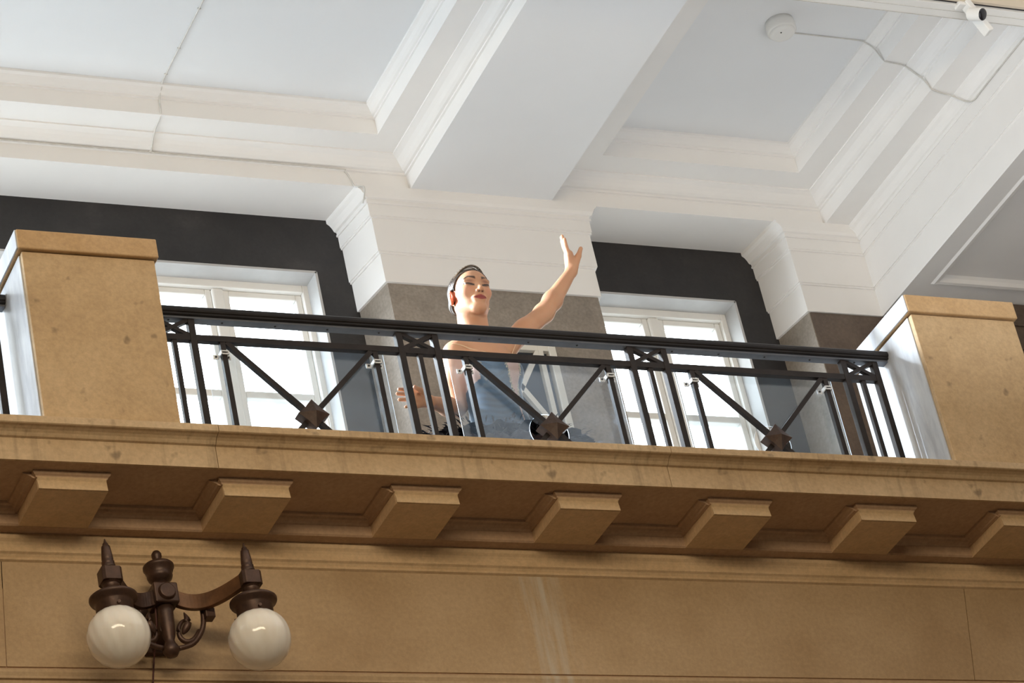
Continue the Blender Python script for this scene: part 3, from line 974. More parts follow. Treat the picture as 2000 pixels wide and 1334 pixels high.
cable([(4.61, -0.6, 10.222), (4.607, 0.938, 10.222), (4.605, 1.275, 10.222), (4.606, 1.50, 10.222), (4.606, 1.535, 10.205), (4.60, 1.564, 10.165), (4.599, 1.569, 10.10),
       (4.60, 1.60, 10.080), (4.602, 1.66, 10.079), (4.606, 1.72, 10.062), (4.607, 1.758, 10.036), (4.60, 1.769, 10.026), (4.52, 1.7715, 10.024), (3.90, 1.7715, 10.024), (2.6, 1.7715, 10.024)],
      0.0035, 'thin painted cable dropping down the left coffer then running left along the moulding', ((4.605, 1.275, 10.222), (4.607, 1.00, 10.222), (4.605, 1.46, 10.222)))
cable([(4.612, 1.764, 10.036), (4.63, 1.7715, 10.024), (4.913, 1.7715, 10.024), (5.48, 1.7715, 10.023), (5.535, 1.776, 10.016), (5.556, 1.780, 9.985), (5.566, 1.778, 9.944), (5.574, 1.765, 9.925),
       (5.596, 1.744, 9.915), (5.602, 1.752, 9.895), (5.606, 1.80, 9.86)], 0.0032, 'thin cable running right along the coffer moulding to the pier top')
cable([(7.36, 0.73, 10.222), (7.55, 0.729, 10.222), (7.76, 0.73, 10.222), (7.792, 0.725, 10.205), (7.818, 0.712, 10.165), (7.834, 0.700, 10.10), (7.85, 0.695, 10.080), (7.94, 0.705, 10.079),
       (7.978, 0.712, 10.064), (8.000, 0.714, 10.047), (8.022, 0.714, 10.030), (8.036, 0.710, 10.010), (8.044, 0.70, 9.975), (8.050, 0.69, 9.938), (8.12, 0.71, 9.937), (8.155, 0.715, 9.936), (8.180, 0.695, 9.905), (8.206, 0.67, 9.868),
       (8.220, 0.635, 9.852), (8.224, 0.58, 9.855), (8.224, 0.389, 9.857), (8.224, -0.6, 9.857)], 0.0035, 'thin cable stepping down the right coffer mouldings from the smoke detector')

sd = empty('smoke_detector', (7.305, 0.672, ZP), 'round white smoke detector on the right coffer panel', 'detector')
bm = lathe(bmesh.new(), 7.305, 0.672, [(0.060, 10.165), (0.069, 10.172), (0.070, 10.200), (0.066, 10.226)], 40)
obj('body', bm, M['white_plastic'], sd, smooth=True)
bm = lathe(bmesh.new(), 7.305, 0.672, [(0.040, 10.150), (0.052, 10.153), (0.060, 10.163), (0.060, 10.167)], 40)
obj('sensor_cover', bm, M['white_plastic'], sd, smooth=True)
obj('indicator_lamp', ball(bmesh.new(), (7.286, 0.655, 10.150), 0.004, 8, 6), M['screw'], sd)

tr = empty('ceiling_track', (8.2, 0.05, 9.9), 'white slotted track crossing the ceiling at the top right corner', 'track')
TZ, TY = 9.82, -0.055
obj('track_body', B(2.6, 10.0, TY + 0.028, TY + 0.115, TZ, TZ + 0.05), M['white_plastic'], tr, bevel=0.002)
obj('front_board', B(2.6, 10.0, TY - 0.004, TY + 0.010, TZ + 0.004, ZP - 0.01), M['track_board'], tr)
obj('slot', B(2.6, 10.0, TY + 0.010, TY + 0.028, TZ + 0.012, TZ + 0.05), M['black_slot'], tr)
obj('track_edge', B(2.6, 10.0, TY + 0.068, TY + 0.071, TZ - 0.0015, TZ + 0.001), M['cable'], tr)
obj('track_edge', B(2.6, 10.0, TY + 0.115, TY + 0.119, TZ - 0.001, TZ + 0.04), M['cable'], tr)
for x in (3.2, 6.2, 8.9, 9.8):
    obj('hanger', B(x - 0.01, x + 0.01, TY + 0.05, TY + 0.07, TZ + 0.05, 10.24), M['white_plastic'], tr)

cc = empty('security_camera', (7.83, -0.02, TZ), 'small white camera with round black lens hanging from the ceiling track', 'camera')
bm = bmesh.new()
box(bm, 7.735, 7.775, TY + 0.004, TY + 0.050, TZ - 0.012, TZ + 0.012)
obj('clamp', bm, M['white_plastic'], cc, bevel=0.004)
a_, b_ = Vector((7.775, TY + 0.018, TZ + 0.010)), Vector((7.852, TY + 0.018, TZ - 0.150))
d_ = (b_ - a_).normalized()
R_ = d_.to_track_quat('Z', 'Y').to_matrix().to_4x4()
bm = bmesh.new()
bmesh.ops.create_cube(bm, size=1.0, matrix=Matrix.Translation((a_ + b_) / 2) @ R_ @ Matrix.Diagonal((0.050, 0.030, (b_ - a_).length, 1)))
obj('arm', bm, M['white_plastic'], cc, bevel=0.004)
ax = Vector((0.29, -0.70, -0.53)).normalized()            # lens axis, down into the hall
ctr = Vector((7.782, TY - 0.022, TZ - 0.086))
Rm = ax.to_track_quat('Z', 'Y').to_matrix().to_4x4()
bm = bmesh.new()
bmesh.ops.create_cone(bm, cap_ends=True, segments=32, radius1=0.030, radius2=0.030, depth=0.070, matrix=Matrix.Translation(ctr) @ Rm)
obj('housing', bm, M['white_plastic'], cc, smooth=False, bevel=0.003)
bm = bmesh.new()
bmesh.ops.create_uvsphere(bm, u_segments=24, v_segments=14, radius=0.0275, matrix=Matrix.Translation(ctr + ax * 0.0345) @ Rm @ Matrix.Diagonal((1, 1, 0.35, 1)))
obj('lens', bm, M['black_glass'], cc, smooth=True)

# ------------------------------------------------------------------ the dancer
KS = 1.0135
CAMN = np.array(CAM)
HS = 0.955                                # head size
HC = np.array([5.394, 0.632, 8.538])      # head centre
_ya, _pi, _ro = -0.03, 0.09, 0.045


def rmat(yaw, pit, rol):
    c, s = math.cos, math.sin
    Rz = np.array([[c(yaw), -s(yaw), 0], [s(yaw), c(yaw), 0], [0, 0, 1]])
    Rx = np.array([[1, 0, 0], [0, c(pit), -s(pit)], [0, s(pit), c(pit)]])
    Ry = np.array([[c(rol), 0, s(rol)], [0, 1, 0], [-s(rol), 0, c(rol)]])
    return Rz @ Rx @ Ry


HR = rmat(_ya, _pi, _ro)


def H(p):
    return HR @ (np.array(p, float) * HS) + HC


class Field:
    """signed distance of a smooth union, evaluated on any set of points"""
    def __init__(self): self.ops = []

    def cap(self, a, b, ra, rb, k=0.02, sub=False):
        self.ops.append(('cap', np.array(a, float), np.array(b, float), ra, rb, k, sub))

    def ell(self, c, r, k=0.02, sub=False, R=None):
        self.ops.append(('ell', np.array(c, float), np.array(r, float), R, None, k, sub))

    def hcap(self, a, b, ra, rb, k=0.01, sub=False): self.cap(H(a), H(b), ra * HS, rb * HS, k * HS, sub)
    def hell(self, c, r, k=0.01, sub=False, R=None):
        self.ell(H(c), np.array(r) * HS, k * HS, sub, HR if R is None else HR @ R)

    def bounds(self, op):
        if op[0] == 'cap':
            r = max(op[3], op[4]); lo = np.minimum(op[1], op[2]) - r; hi = np.maximum(op[1], op[2]) + r
        else:
            r = op[2].max(); lo = op[1] - r; hi = op[1] + r
        return lo, hi

    @staticmethod
    def dist(op, X, Y, Z):
        if op[0] == 'cap':
            a, b, ra, rb = op[1], op[2], op[3], op[4]
            d = b - a; L2 = float(d @ d) + 1e-12
            px, py, pz = X - a[0], Y - a[1], Z - a[2]
            t = np.clip((px * d[0] + py * d[1] + pz * d[2]) / L2, 0, 1)
            return np.sqrt((px - t * d[0]) ** 2 + (py - t * d[1]) ** 2 + (pz - t * d[2]) ** 2) - (ra + (rb - ra) * t)
        c, r, R = op[1], op[2], op[3]
        px, py, pz = X - c[0], Y - c[1], Z - c[2]
        if R is not None:
            px, py, pz = (R[0, 0] * px + R[1, 0] * py + R[2, 0] * pz, R[0, 1] * px + R[1, 1] * py + R[2, 1] * pz, R[0, 2] * px + R[1, 2] * py + R[2, 2] * pz)
        k0 = np.sqrt((px / r[0]) ** 2 + (py / r[1]) ** 2 + (pz / r[2]) ** 2)
        k1 = np.sqrt((px / r[0] ** 2) ** 2 + (py / r[1] ** 2) ** 2 + (pz / r[2] ** 2) ** 2)
        return k0 * (k0 - 1) / (k1 + 1e-9)

    def grid(self, xs, ys, zs):
        f = np.full((len(xs), len(ys), len(zs)), 0.25, np.float32)
        for op in self.ops:
            lo, hi = self.bounds(op); m = op[5] + 0.03
            i0, i1 = np.searchsorted(xs, lo[0] - m), np.searchsorted(xs, hi[0] + m)
            j0, j1 = np.searchsorted(ys, lo[1] - m), np.searchsorted(ys, hi[1] + m)
            k0, k1 = np.searchsorted(zs, lo[2] - m), np.searchsorted(zs, hi[2] + m)
            if i0 >= i1 or j0 >= j1 or k0 >= k1: continue
            X = xs[i0:i1, None, None].astype(np.float32); Y = ys[None, j0:j1, None].astype(np.float32); Z = zs[None, None, k0:k1].astype(np.float32)
            d = self.dist(op, X, Y, Z)
            s = f[i0:i1, j0:j1, k0:k1]
            f[i0:i1, j0:j1, k0:k1] = self.smin(s, d, op[5], op[6])
        return f

    @staticmethod
    def smin(f, d, k, sub):
        if sub:
            h = np.clip(0.5 - 0.5 * (f + d) / k, 0, 1)
            return f + (-d - f) * h + k * h * (1 - h)
        h = np.clip(0.5 + 0.5 * (f - d) / k, 0, 1)
        return f + (d - f) * h - k * h * (1 - h)

    def at(self, P):
        P = np.atleast_2d(P); f = np.full(len(P), 0.25)
        for op in self.ops:
            f = self.smin(f, self.dist(op, P[:, 0], P[:, 1], P[:, 2]), op[5], op[6])
        return f

    def front(self, x, z, y0=0.30, y1=0.66):
        """y of the surface met when coming from the hall at (x, z)"""
        ys = np.linspace(y0, y1, 240)
        d = self.at(np.stack([np.full(240, x), ys, np.full(240, z)], 1))
        i = int(np.argmax(d < 0))
        return ys[i] if d[i] < 0 else None


def surface_nets(f, xs, ys, zs):
    s = f < 0
    nx, ny, nz = f.shape
    c = np.zeros((nx - 1, ny - 1, nz - 1), np.uint8)
    for i in (0, 1):
        for j in (0, 1):
            for k in (0, 1):
                c += s[i:nx - 1 + i, j:ny - 1 + j, k:nz - 1 + k]
    act = (c > 0) & (c < 8)
    I, J, K = np.nonzero(act)
    idx = -np.ones(act.shape, np.int32); idx[I, J, K] = np.arange(len(I))
    acc = np.zeros((len(I), 3)); cnt = np.zeros(len(I))
    cor = [(0, 0, 0), (1, 0, 0), (0, 1, 0), (1, 1, 0), (0, 0, 1), (1, 0, 1), (0, 1, 1), (1, 1, 1)]
    for a in range(8):
        for b in range(a + 1, 8):
            if sum(abs(u - v) for u, v in zip(cor[a], cor[b])) != 1: continue
            A, Bc = cor[a], cor[b]
            fa = f[I + A[0], J + A[1], K + A[2]]; fb = f[I + Bc[0], J + Bc[1], K + Bc[2]]
            m = (fa < 0) != (fb < 0)
            t = np.where(m, fa / (fa - fb + 1e-12), 0)
            pa = np.stack([xs[I + A[0]], ys[J + A[1]], zs[K + A[2]]], 1); pb = np.stack([xs[I + Bc[0]], ys[J + Bc[1]], zs[K + Bc[2]]], 1)
            acc += np.where(m[:, None], pa + (pb - pa) * t[:, None], 0); cnt += m
    V = acc / np.maximum(cnt, 1)[:, None]
    F = []
    # x edges
    a = s[:-1, 1:-1, 1:-1]; b = s[1:, 1:-1, 1:-1]
    i, j, k = np.nonzero(a != b); fl = a[i, j, k]
    j += 1; k += 1
    q = np.stack([idx[i, j - 1, k - 1], idx[i, j, k - 1], idx[i, j, k], idx[i, j - 1, k]], 1)
    F.append(np.where(fl[:, None], q, q[:, ::-1]))
    a = s[1:-1, :-1, 1:-1]; b = s[1:-1, 1:, 1:-1]
    i, j, k = np.nonzero(a != b); fl = a[i, j, k]
    i += 1; k += 1
    q = np.stack([idx[i - 1, j, k - 1], idx[i - 1, j, k], idx[i, j, k], idx[i, j, k - 1]], 1)
    F.append(np.where(fl[:, None], q, q[:, ::-1]))
    a = s[1:-1, 1:-1, :-1]; b = s[1:-1, 1:-1, 1:]
    i, j, k = np.nonzero(a != b); fl = a[i, j, k]
    i += 1; j += 1
    q = np.stack([idx[i - 1, j - 1, k], idx[i, j - 1, k], idx[i, j, k], idx[i - 1, j, k]], 1)
    F.append(np.where(fl[:, None], q, q[:, ::-1]))
    F = np.concatenate(F); F = F[(F >= 0).all(1)]
    return V, F


def KP(V):
    return CAMN + KS * (V - CAMN)


def mesh_np(name, V, F, mat, parent, tint=None):
    me = bpy.data.meshes.new(name)
    me.vertices.add(len(V)); me.vertices.foreach_set('co', KP(V).astype(np.float32).ravel())
    n = len(F); me.loops.add(n * 4); me.loops.foreach_set('vertex_index', F.astype(np.int32).ravel())
    me.polygons.add(n); me.polygons.foreach_set('loop_start', np.arange(0, 4 * n, 4, dtype=np.int32))
    try: me.polygons.foreach_set('loop_total', np.full(n, 4, np.int32))
    except Exception: pass
    me.update(calc_edges=True); me.validate()
    if tint is not None:
        at = me.attributes.new('tint', 'FLOAT_COLOR', 'POINT')
        at.data.foreach_set('color', np.concatenate([tint, np.ones((len(V), 1))], 1).astype(np.float32).ravel())
    return obj_me(name, me, mat, parent, smooth=True)


G = Field()
# trunk
G.ell((5.412, 0.668, 8.185), (0.128, 0.098, 0.165), 0.02)
G.ell((5.410, 0.655, 8.000), (0.112, 0.086, 0.14), 0.06)
G.ell((5.410, 0.665, 7.850), (0.150, 0.115, 0.13), 0.06)
G.cap((5.300, 0.675, 8.285), (5.515, 0.672, 8.325), 0.046, 0.046, 0.05)
G.ell((5.345, 0.598, 8.150), (0.052, 0.042, 0.052), 0.035)
G.ell((5.470, 0.598, 8.158), (0.052, 0.042, 0.052), 0.035)
G.cap((5.392, 0.690, 8.395), (5.325, 0.688, 8.318), 0.036, 0.034, 0.04)
G.cap((5.408, 0.690, 8.395), (5.490, 0.684, 8.335), 0.036, 0.034, 0.04)
# collar bones
G.cap((5.385, 0.612, 8.322), (5.305, 0.640, 8.318), 0.010, 0.010, 0.016)
G.cap((5.420, 0.612, 8.326), (5.505, 0.640, 8.345), 0.010, 0.010, 0.016)
# legs down to the gallery floor
for sx in (-1, 1):
    G.cap((5.41 + sx * 0.072, 0.66, 7.80), (5.41 + sx * 0.055, 0.65, 7.46), 0.088, 0.052, 0.03)
    G.cap((5.41 + sx * 0.055, 0.65, 7.46), (5.41 + sx * 0.058, 0.68, 7.30), 0.050, 0.052, 0.02)
    G.cap((5.41 + sx * 0.058, 0.68, 7.30), (5.41 + sx * 0.060, 0.67, 7.105), 0.050, 0.034, 0.02)
    G.cap((5.41 + sx * 0.060, 0.675, 7.079), (5.41 + sx * 0.085, 0.52, 7.071), 0.031, 0.023, 0.02)
# her right arm (left in view): down to the elbow, forearm out to the left
G.cap((5.284, 0.675, 8.282), (5.262, 0.682, 8.15), 0.045, 0.041, 0.03)
G.cap((5.262, 0.682, 8.15), (5.258, 0.695, 8.042), 0.041, 0.034, 0.02)
G.cap((5.258, 0.695, 8.035), (5.19, 0.645, 8.008), 0.034, 0.037, 0.02)
G.cap((5.19, 0.645, 8.008), (5.080, 0.572, 7.976), 0.036, 0.0245, 0.02)
W1 = np.array([5.078, 0.570, 7.976])
K1 = np.array([5.003, 0.548, 7.972])
G.cap(W1, K1, 0.022, 0.021, 0.015)
for (dx, dy, dz), tip, r in (((0.002, -0.004, 0.027), (4.935, 0.53, 8.000), 0.0085), ((-0.006, 0.0, 0.010), (4.920, 0.522, 7.974), 0.0088), ((-0.004, 0.004, -0.009), (4.924, 0.524, 7.948), 0.0084), ((0.006, 0.008, -0.026), (4.948, 0.53, 7.920), 0.0074)):
    a = K1 + np.array((dx, dy, dz)); t = np.array(tip)
    G.cap(W1 + (a - W1) * 0.35, a, 0.013, 0.0115, 0.012)
    m = a + (t - a) * 0.48 + np.array((0, -0.004, 0.003))
    G.cap(a, m, 0.0105, r, 0.006); G.cap(m, t, r, r * 0.8, 0.003)
G.cap(W1 + np.array((-0.012, -0.012, 0.008)), (5.028, 0.520, 7.992), 0.014, 0.0105, 0.012)
G.cap((5.028, 0.520, 7.992), (4.992, 0.505, 7.998), 0.0105, 0.0082, 0.005)
# her left arm (right in view): raised out and up
def back(p, k=9.62 / 9.45): return CAMN + (np.array(p, float) - CAMN) * k


S2 = np.array([5.520, 0.668, 8.330]); E2 = back((5.655, 0.540, 8.413), 9.63 / 9.54); W2 = back((5.772, 0.452, 8.566))
G.cap(S2, S2 + (E2 - S2) * 0.5, 0.047, 0.044, 0.035)
G.cap(S2 + (E2 - S2) * 0.5, E2, 0.044, 0.038, 0.02)
G.ell(E2 + np.array((-0.016, 0.008, 0.018)), (0.018, 0.018, 0.018), 0.02)
mid2 = E2 + (W2 - E2) * 0.3
G.cap(E2, mid2, 0.038, 0.040, 0.02)
G.cap(mid2, W2, 0.039, 0.0235, 0.02)
K2 = back((5.772, 0.440, 8.642))
G.cap(W2, K2, 0.0235, 0.0195, 0.014)
FAN = np.array([0.36, 0.76, 0.54]); FAN /= np.linalg.norm(FAN)
for off, lift, tz, tx, r in ((-0.030, 0.0, -0.004, 0.004, 0.0086), (-0.010, 0.005, 0.010, -0.002, 0.0090), (0.011, 0.003, 0.004, -0.006, 0.0085), (0.030, -0.006, -0.016, -0.008, 0.0075)):
    a = K2 + FAN * off + np.array((-0.002, 0, lift)); t = back((5.757 + tx, 0.428, 8.714 + tz)) + FAN * off * 0.85
    G.cap(W2 + (a - W2) * 0.3, a, 0.0135, 0.0115, 0.012)
    m = a + (t - a) * 0.5 + np.array((-0.004, -0.002, 0.0))
    G.cap(a, m, 0.0105, r, 0.006); G.cap(m, t, r, r * 0.78, 0.003)
TB = W2 + np.array((0.010, -0.020, 0.014))
G.cap(TB, back((5.802, 0.418, 8.622)), 0.016, 0.0125, 0.014)
G.cap(back((5.802, 0.418, 8.622)), back((5.812, 0.402, 8.650)), 0.0115, 0.0085, 0.006)
# neck and head
G.cap(H((0, 0.030, -0.055)), (5.386, 0.672, 8.345), 0.055, 0.060, 0.025)
for sx in (-1, 1):
    G.cap(H((sx * 0.056, 0.022, -0.05)), (5.400 + sx * 0.016, 0.622, 8.325), 0.012, 0.011, 0.022)
G.hell((0, 0.018, 0.032), (0.0755, 0.093, 0.088), 0.02)
G.hell((0, -0.030, 0.030), (0.0655, 0.060, 0.070), 0.025)
G.hell((0, -0.026, -0.030), (0.062, 0.062, 0.066), 0.03)
G.hcap((-0.050, 0.002, -0.052), (-0.018, -0.062, -0.090), 0.020, 0.016, 0.025)
G.hcap((0.050, 0.002, -0.052), (0.018, -0.062, -0.090), 0.020, 0.016, 0.025)
G.hell((0, -0.070, -0.090), (0.023, 0.021, 0.019), 0.022)
for sx in (-1, 1):
    G.hell((sx * 0.043, -0.056, -0.012), (0.024, 0.022, 0.022), 0.022)
    G.hcap((sx * 0.014, -0.083, 0.037), (sx * 0.050, -0.070, 0.036), 0.010, 0.009, 0.014)
    G.hell((sx * 0.034, -0.104, 0.014), (0.021, 0.020, 0.014), 0.016, sub=True)
    G.hell((sx * 0.034, -0.071, 0.015), (0.0165, 0.0150, 0.0125), 0.004)
    G.hcap((sx * 0.020, -0.083, 0.0185), (sx * 0.050, -0.075, 0.0165), 0.0042, 0.0038, 0.006)      # upper lid
G.hcap((0, -0.084, 0.026), (0, -0.106, -0.018), 0.0085, 0.0100, 0.012)
G.hell((0, -0.110, -0.0215), (0.0118, 0.0105, 0.0095), 0.008)
for sx in (-1, 1):
    G.hell((sx * 0.0125, -0.098, -0.0255), (0.0088, 0.0095, 0.0075), 0.006)
    G.hell((sx * 0.0072, -0.105, -0.0345), (0.0038, 0.0048, 0.0042), 0.003, sub=True)
G.hell((0, -0.084, -0.052), (0.030, 0.016, 0.021), 0.014)
G.hcap((-0.029, -0.082, -0.0530), (0, -0.0975, -0.0490), 0.0032, 0.0052, 0.004)
G.hcap((0.029, -0.082, -0.0530), (0, -0.0975, -0.0490), 0.0032, 0.0052, 0.004)
G.hcap((-0.021, -0.085, -0.0580), (0.021, -0.085, -0.0580), 0.0042, 0.0042, 0.004)
G.hell((0, -0.0935, -0.0595), (0.016, 0.0062, 0.0058), 0.005)
G.hcap((-0.027, -0.095, -0.0545), (0.027, -0.095, -0.0545), 0.0012, 0.0012, 0.003, sub=True)
EARR = rmat(0, 0.15, 0)
G.hell((-0.0835, 0.017, -0.008), (0.0085, 0.025, 0.036), 0.006, R=rmat(-0.62, -0.12, 0))
G.hell((-0.0905, 0.009, -0.004), (0.0055, 0.014, 0.020), 0.006, sub=True, R=rmat(-0.62, -0.12, 0))
G.hell((0.076, 0.022, -0.008), (0.0075, 0.022, 0.033), 0.006, R=rmat(0.22, -0.12, 0))
G.hell((0.083, 0.016, -0.004), (0.0045, 0.011, 0.018), 0.006, sub=True, R=rmat(0.22, -0.12, 0))


def axis(lo, hi, fine, h0, h1):
    v = [lo]
    while v[-1] < hi:
        x = v[-1]
        v.append(x + (h1 if any(a <= x < b for a, b in fine) else h0))
    return np.array(v)


gx = axis(4.88, 5.97, [(5.30, 5.49)], 0.0042, 0.0025)
gy = axis(0.37, 0.82, [(0.505, 0.60)], 0.0045, 0.0025)
gz = np.concatenate([axis(7.03, 7.78, [], 0.011, 0.011), axis(7.79, 8.90, [(8.41, 8.60)], 0.0042, 0.0025)])
fld = G.grid(gx, gy, gz)
V, F = surface_nets(fld, gx, gy, gz)
hl = ((V - HC) @ HR) / HS                  # head-local positions
hx, hy, hz = hl[:, 0], hl[:, 1], hl[:, 2]
ax_ = np.abs(hx)


def soft(d, w): return np.clip(0.5 - d / w, 0, 1)[:, None]


tint = np.tile(np.array([[0.56, 0.300, 0.175]]), (len(V), 1))
tint = tint * (1 + 0.04 * np.sin(V[:, :1] * 37) * np.sin(V[:, 2:] * 31))


def paint(mask, col, amt=1.0):
    global tint
    m = mask * amt
    tint = tint * (1 - m) + np.array([col]) * m


face = (hy < -0.02) & (np.abs(hz) < 0.13)
fm = face[:, None].astype(float)
paint(fm * np.exp(-(((ax_ - 0.044) / 0.016) ** 2 + ((hz + 0.016) / 0.016) ** 2))[:, None], (0.62, 0.25, 0.17), 0.5)      # blush
paint(fm * np.exp(-(((ax_ - 0.036) / 0.017) ** 2 + ((hz - 0.026) / 0.008) ** 2))[:, None], (0.26, 0.105, 0.07), 0.85)      # eye shadow
# brows: an arc thick at the nose end
bz = 0.0390 + 0.0105 * np.clip((ax_ - 0.014) / 0.026, 0, 1) ** 0.8 - 0.015 * np.clip((ax_ - 0.040) / 0.022, 0, 1) ** 1.4
bt = 0.0072 - 0.0036 * np.clip((ax_ - 0.02) / 0.04, 0, 1)
paint(fm * soft(np.maximum(np.abs(hz - bz) - bt, np.maximum(0.014 - ax_, ax_ - 0.062)), 0.003), (0.055, 0.026, 0.016), 0.95)
# lash line, flicked out at the corner, and the half closed eye under it
lz = 0.0135 + 0.006 * np.clip((ax_ - 0.040) / 0.02, -0.3, 1) - 0.004 * np.clip((0.030 - ax_) / 0.015, 0, 1)
paint(fm * soft(np.maximum(np.abs(hz - lz) - 0.0040, np.maximum(0.017 - ax_, ax_ - 0.058)), 0.0025), (0.022, 0.012, 0.010), 0.97)
paint(fm * soft(np.maximum(((ax_ - 0.034) / 0.013) ** 2 + ((hz - 0.0085) / 0.0042) ** 2 - 1, -hy - 0.2) * 0.004, 0.003), (0.06, 0.045, 0.045), 0.7)
# lips
ul = -0.0435 - 0.010 * (ax_ / 0.031) ** 1.4 - 0.0015 * np.exp(-(hx / 0.004) ** 2)
ll = -0.0655 + 0.0115 * (ax_ / 0.031) ** 2
paint(fm * soft(np.maximum(np.maximum(hz - ul, ll - hz), ax_ - 0.0315), 0.0022), (0.27, 0.035, 0.032), 0.97)
paint(fm * soft(np.maximum(np.abs(hz + 0.0545) - 0.0010, ax_ - 0.028), 0.002), (0.10, 0.012, 0.012), 0.9)
# nostrils
paint(fm * soft(np.sqrt((ax_ - 0.0074) ** 2 + (hz + 0.0325) ** 2 + (hy + 0.104) ** 2) - 0.0045, 0.003), (0.06, 0.018, 0.014), 0.95)
# ears painted red for light shining through them
paint(((np.abs(ax_ - 0.080) < 0.014) & (np.abs(hz + 0.006) < 0.04) & (np.abs(hy - 0.016) < 0.03))[:, None].astype(float), (0.66, 0.20, 0.12), 0.8)

dancer = empty('person', tuple(KP(np.array([5.41, 0.64, 7.055]))), 'ballet dancer in a dark blue bodice and black tutu raising one arm behind the railing', 'person')
mesh_np('body', V, F, M['skin'], dancer, tint)

# bodice: a cloth shell over the trunk
T = Field(); T.ops = [o for o in G.ops[:6]]
bx = axis(5.20, 5.62, [], 0.0045, 0.0045); by = axis(0.50, 0.82, [], 0.0045, 0.0045); bz_ = axis(7.74, 8.34, [], 0.0045, 0.0045)
tf = T.grid(bx, by, bz_) - 0.006
X3 = bx[:, None, None]; Y3 = by[None, :, None]; Z3 = bz_[None, None, :]
CX = 5.468                                 # front centre line of the bodice
neck = 8.225 - 0.9 * np.clip(0.022 - np.abs(X3 - CX), 0, 1) + 0.35 * np.clip(np.abs(X3 - 5.41) - 0.07, 0, 1) - 0.10 * np.clip((Y3 - 0.66) / 0.1, 0, 1)
tf = np.maximum(tf, (Z3 - neck)).astype(np.float32)
tf = np.maximum(tf, (7.79 - Z3)).astype(np.float32)
Vb, Fb = surface_nets(tf, bx, by, bz_)
bxx, byy, bzz = Vb[:, 0], Vb[:, 1], Vb[:, 2]
tb = np.tile(np.array([[0.010, 0.038, 0.075]]), (len(Vb), 1))
tb = tb * (1 + 0.25 * np.sin(bzz * 210 + 3 * np.sin(bxx * 40))[:, None])
nude = np.array([[0.50, 0.32, 0.25]])
dx = bxx - CX
vee = (np.abs(dx) < 0.004 + 0.155 * np.clip(bzz - 8.00, 0, 1)) & (byy < 0.64)
side = (byy < 0.70) & (bxx < 5.318 - 0.22 * (bzz - 8.12)) & (bzz > 8.085 + 0.5 * (bxx - 5.285))
tb[vee] = nude; tb[side] = nude
tb[bzz > neck.max() - 0.004] = nude
mesh_np('bodice', Vb, Fb, M['satin'], dancer, tb)

# beaded trims along the neckline opening and at the side
bm = bmesh.new(); rnd = random.Random(3)


def bead(x, z, r):
    y = T.front(x, z)
    if y is None: return
    p = KP(np.array([x, y - 0.008, z]))
    bmesh.ops.create_icosphere(bm, subdivisions=1, radius=r, matrix=Matrix.Translation(p))


for s in (-1, 1):
    for k in range(46):
        z = 7.985 + 0.235 * k / 45
        w = 0.004 + 0.155 * max(0, z - 8.00)
        for q in range(2):
            bead(CX + s * (w + rnd.uniform(-0.004, 0.006)), z + rnd.uniform(-0.003, 0.003), rnd.uniform(0.0022, 0.0042))
for k in range(60):
    t = rnd.random()
    bead(5.315 + 0.030 * t + rnd.uniform(-0.006, 0.006), 8.19 - 0.13 * abs(t - 0.2) + rnd.uniform(-0.02, 0.012), rnd.uniform(0.0018, 0.0036))
tag(obj('bead_trim', bm, M['bead'], dancer), kind='stuff')

# fine straps over the shoulders
for s, pth in ((-1, ((5.262, 8.300), (5.285, 8.292), (5.33, 8.262), (5.38, 8.228), (5.40, 8.210))), (1, ((5.545, 8.318), (5.530, 8.290), (5.510, 8.255), (5.500, 8.222)))):
    pts = []
    for x, z in pth:
        y = G.front(x, z)
        if y is None: y = 0.66
        pts.append(Vector(KP(np.array([x, y - 0.001, z]))))
    obj('strap', tube(bmesh.new(), smooth_path(pts, 5), 0.0026, 6), M['strap'], dancer, smooth=True)

# hair: a smooth slicked shell with a low bun
Hh = Field()
Hh.hell((0, 0.022, 0.034), (0.0870, 0.0990, 0.0910), 0.01)
Hh.hell((0, -0.026, 0.032), (0.0685, 0.0615, 0.0735), 0.025)
Hh.hcap((-0.045, 0.045, -0.03), (0.045, 0.045, -0.03), 0.038, 0.038, 0.03)
Hh.hell((0, 0.118, 0.020), (0.044, 0.036, 0.044), 0.012)
h0 = 0.0032
hx_ = axis(5.30, 5.49, [], h0, h0); hy_ = axis(0.53, 0.82, [], h0, h0); hz_ = axis(8.45, 8.69, [], h0, h0)
hf = Hh.grid(hx_, hy_, hz_)
PX, PY, PZ = np.meshgrid(hx_, hy_, hz_, indexing='ij')
L = ((np.stack([PX, PY, PZ], -1) - HC) @ HR) / HS
zz = L[..., 2]; aa = np.abs(L[..., 0])
yl = np.interp(zz, [-0.09, -0.06, -0.03, 0.0, 0.03, 0.05, 0.07, 0.085, 0.10, 0.13], [0.045, 0.038, 0.030, -0.002, -0.014, -0.026, -0.040, -0.056, -0.075, -0.10])
hf = hf + 0.0012 * np.sin(L[..., 1] * 260 + zz * 330 + 2 * np.sin(zz * 60))
hf = np.maximum(hf, (yl - L[..., 1]) * HS).astype(np.float32)
earhole = np.sqrt(((L[..., 1] - 0.008) / 0.022) ** 2 + ((zz + 0.012) / 0.036) ** 2) - 1
hf = np.maximum(hf, -(earhole * 0.02) - 0.9 * (aa < 0.05)).astype(np.float32)
Vh, Fh = surface_nets(hf, hx_, hy_, hz_)
mesh_np('hair', Vh, Fh, M['hair'], dancer)

# tiara: two wires with small scrolls and stones following the hairline
bm = bmesh.new()


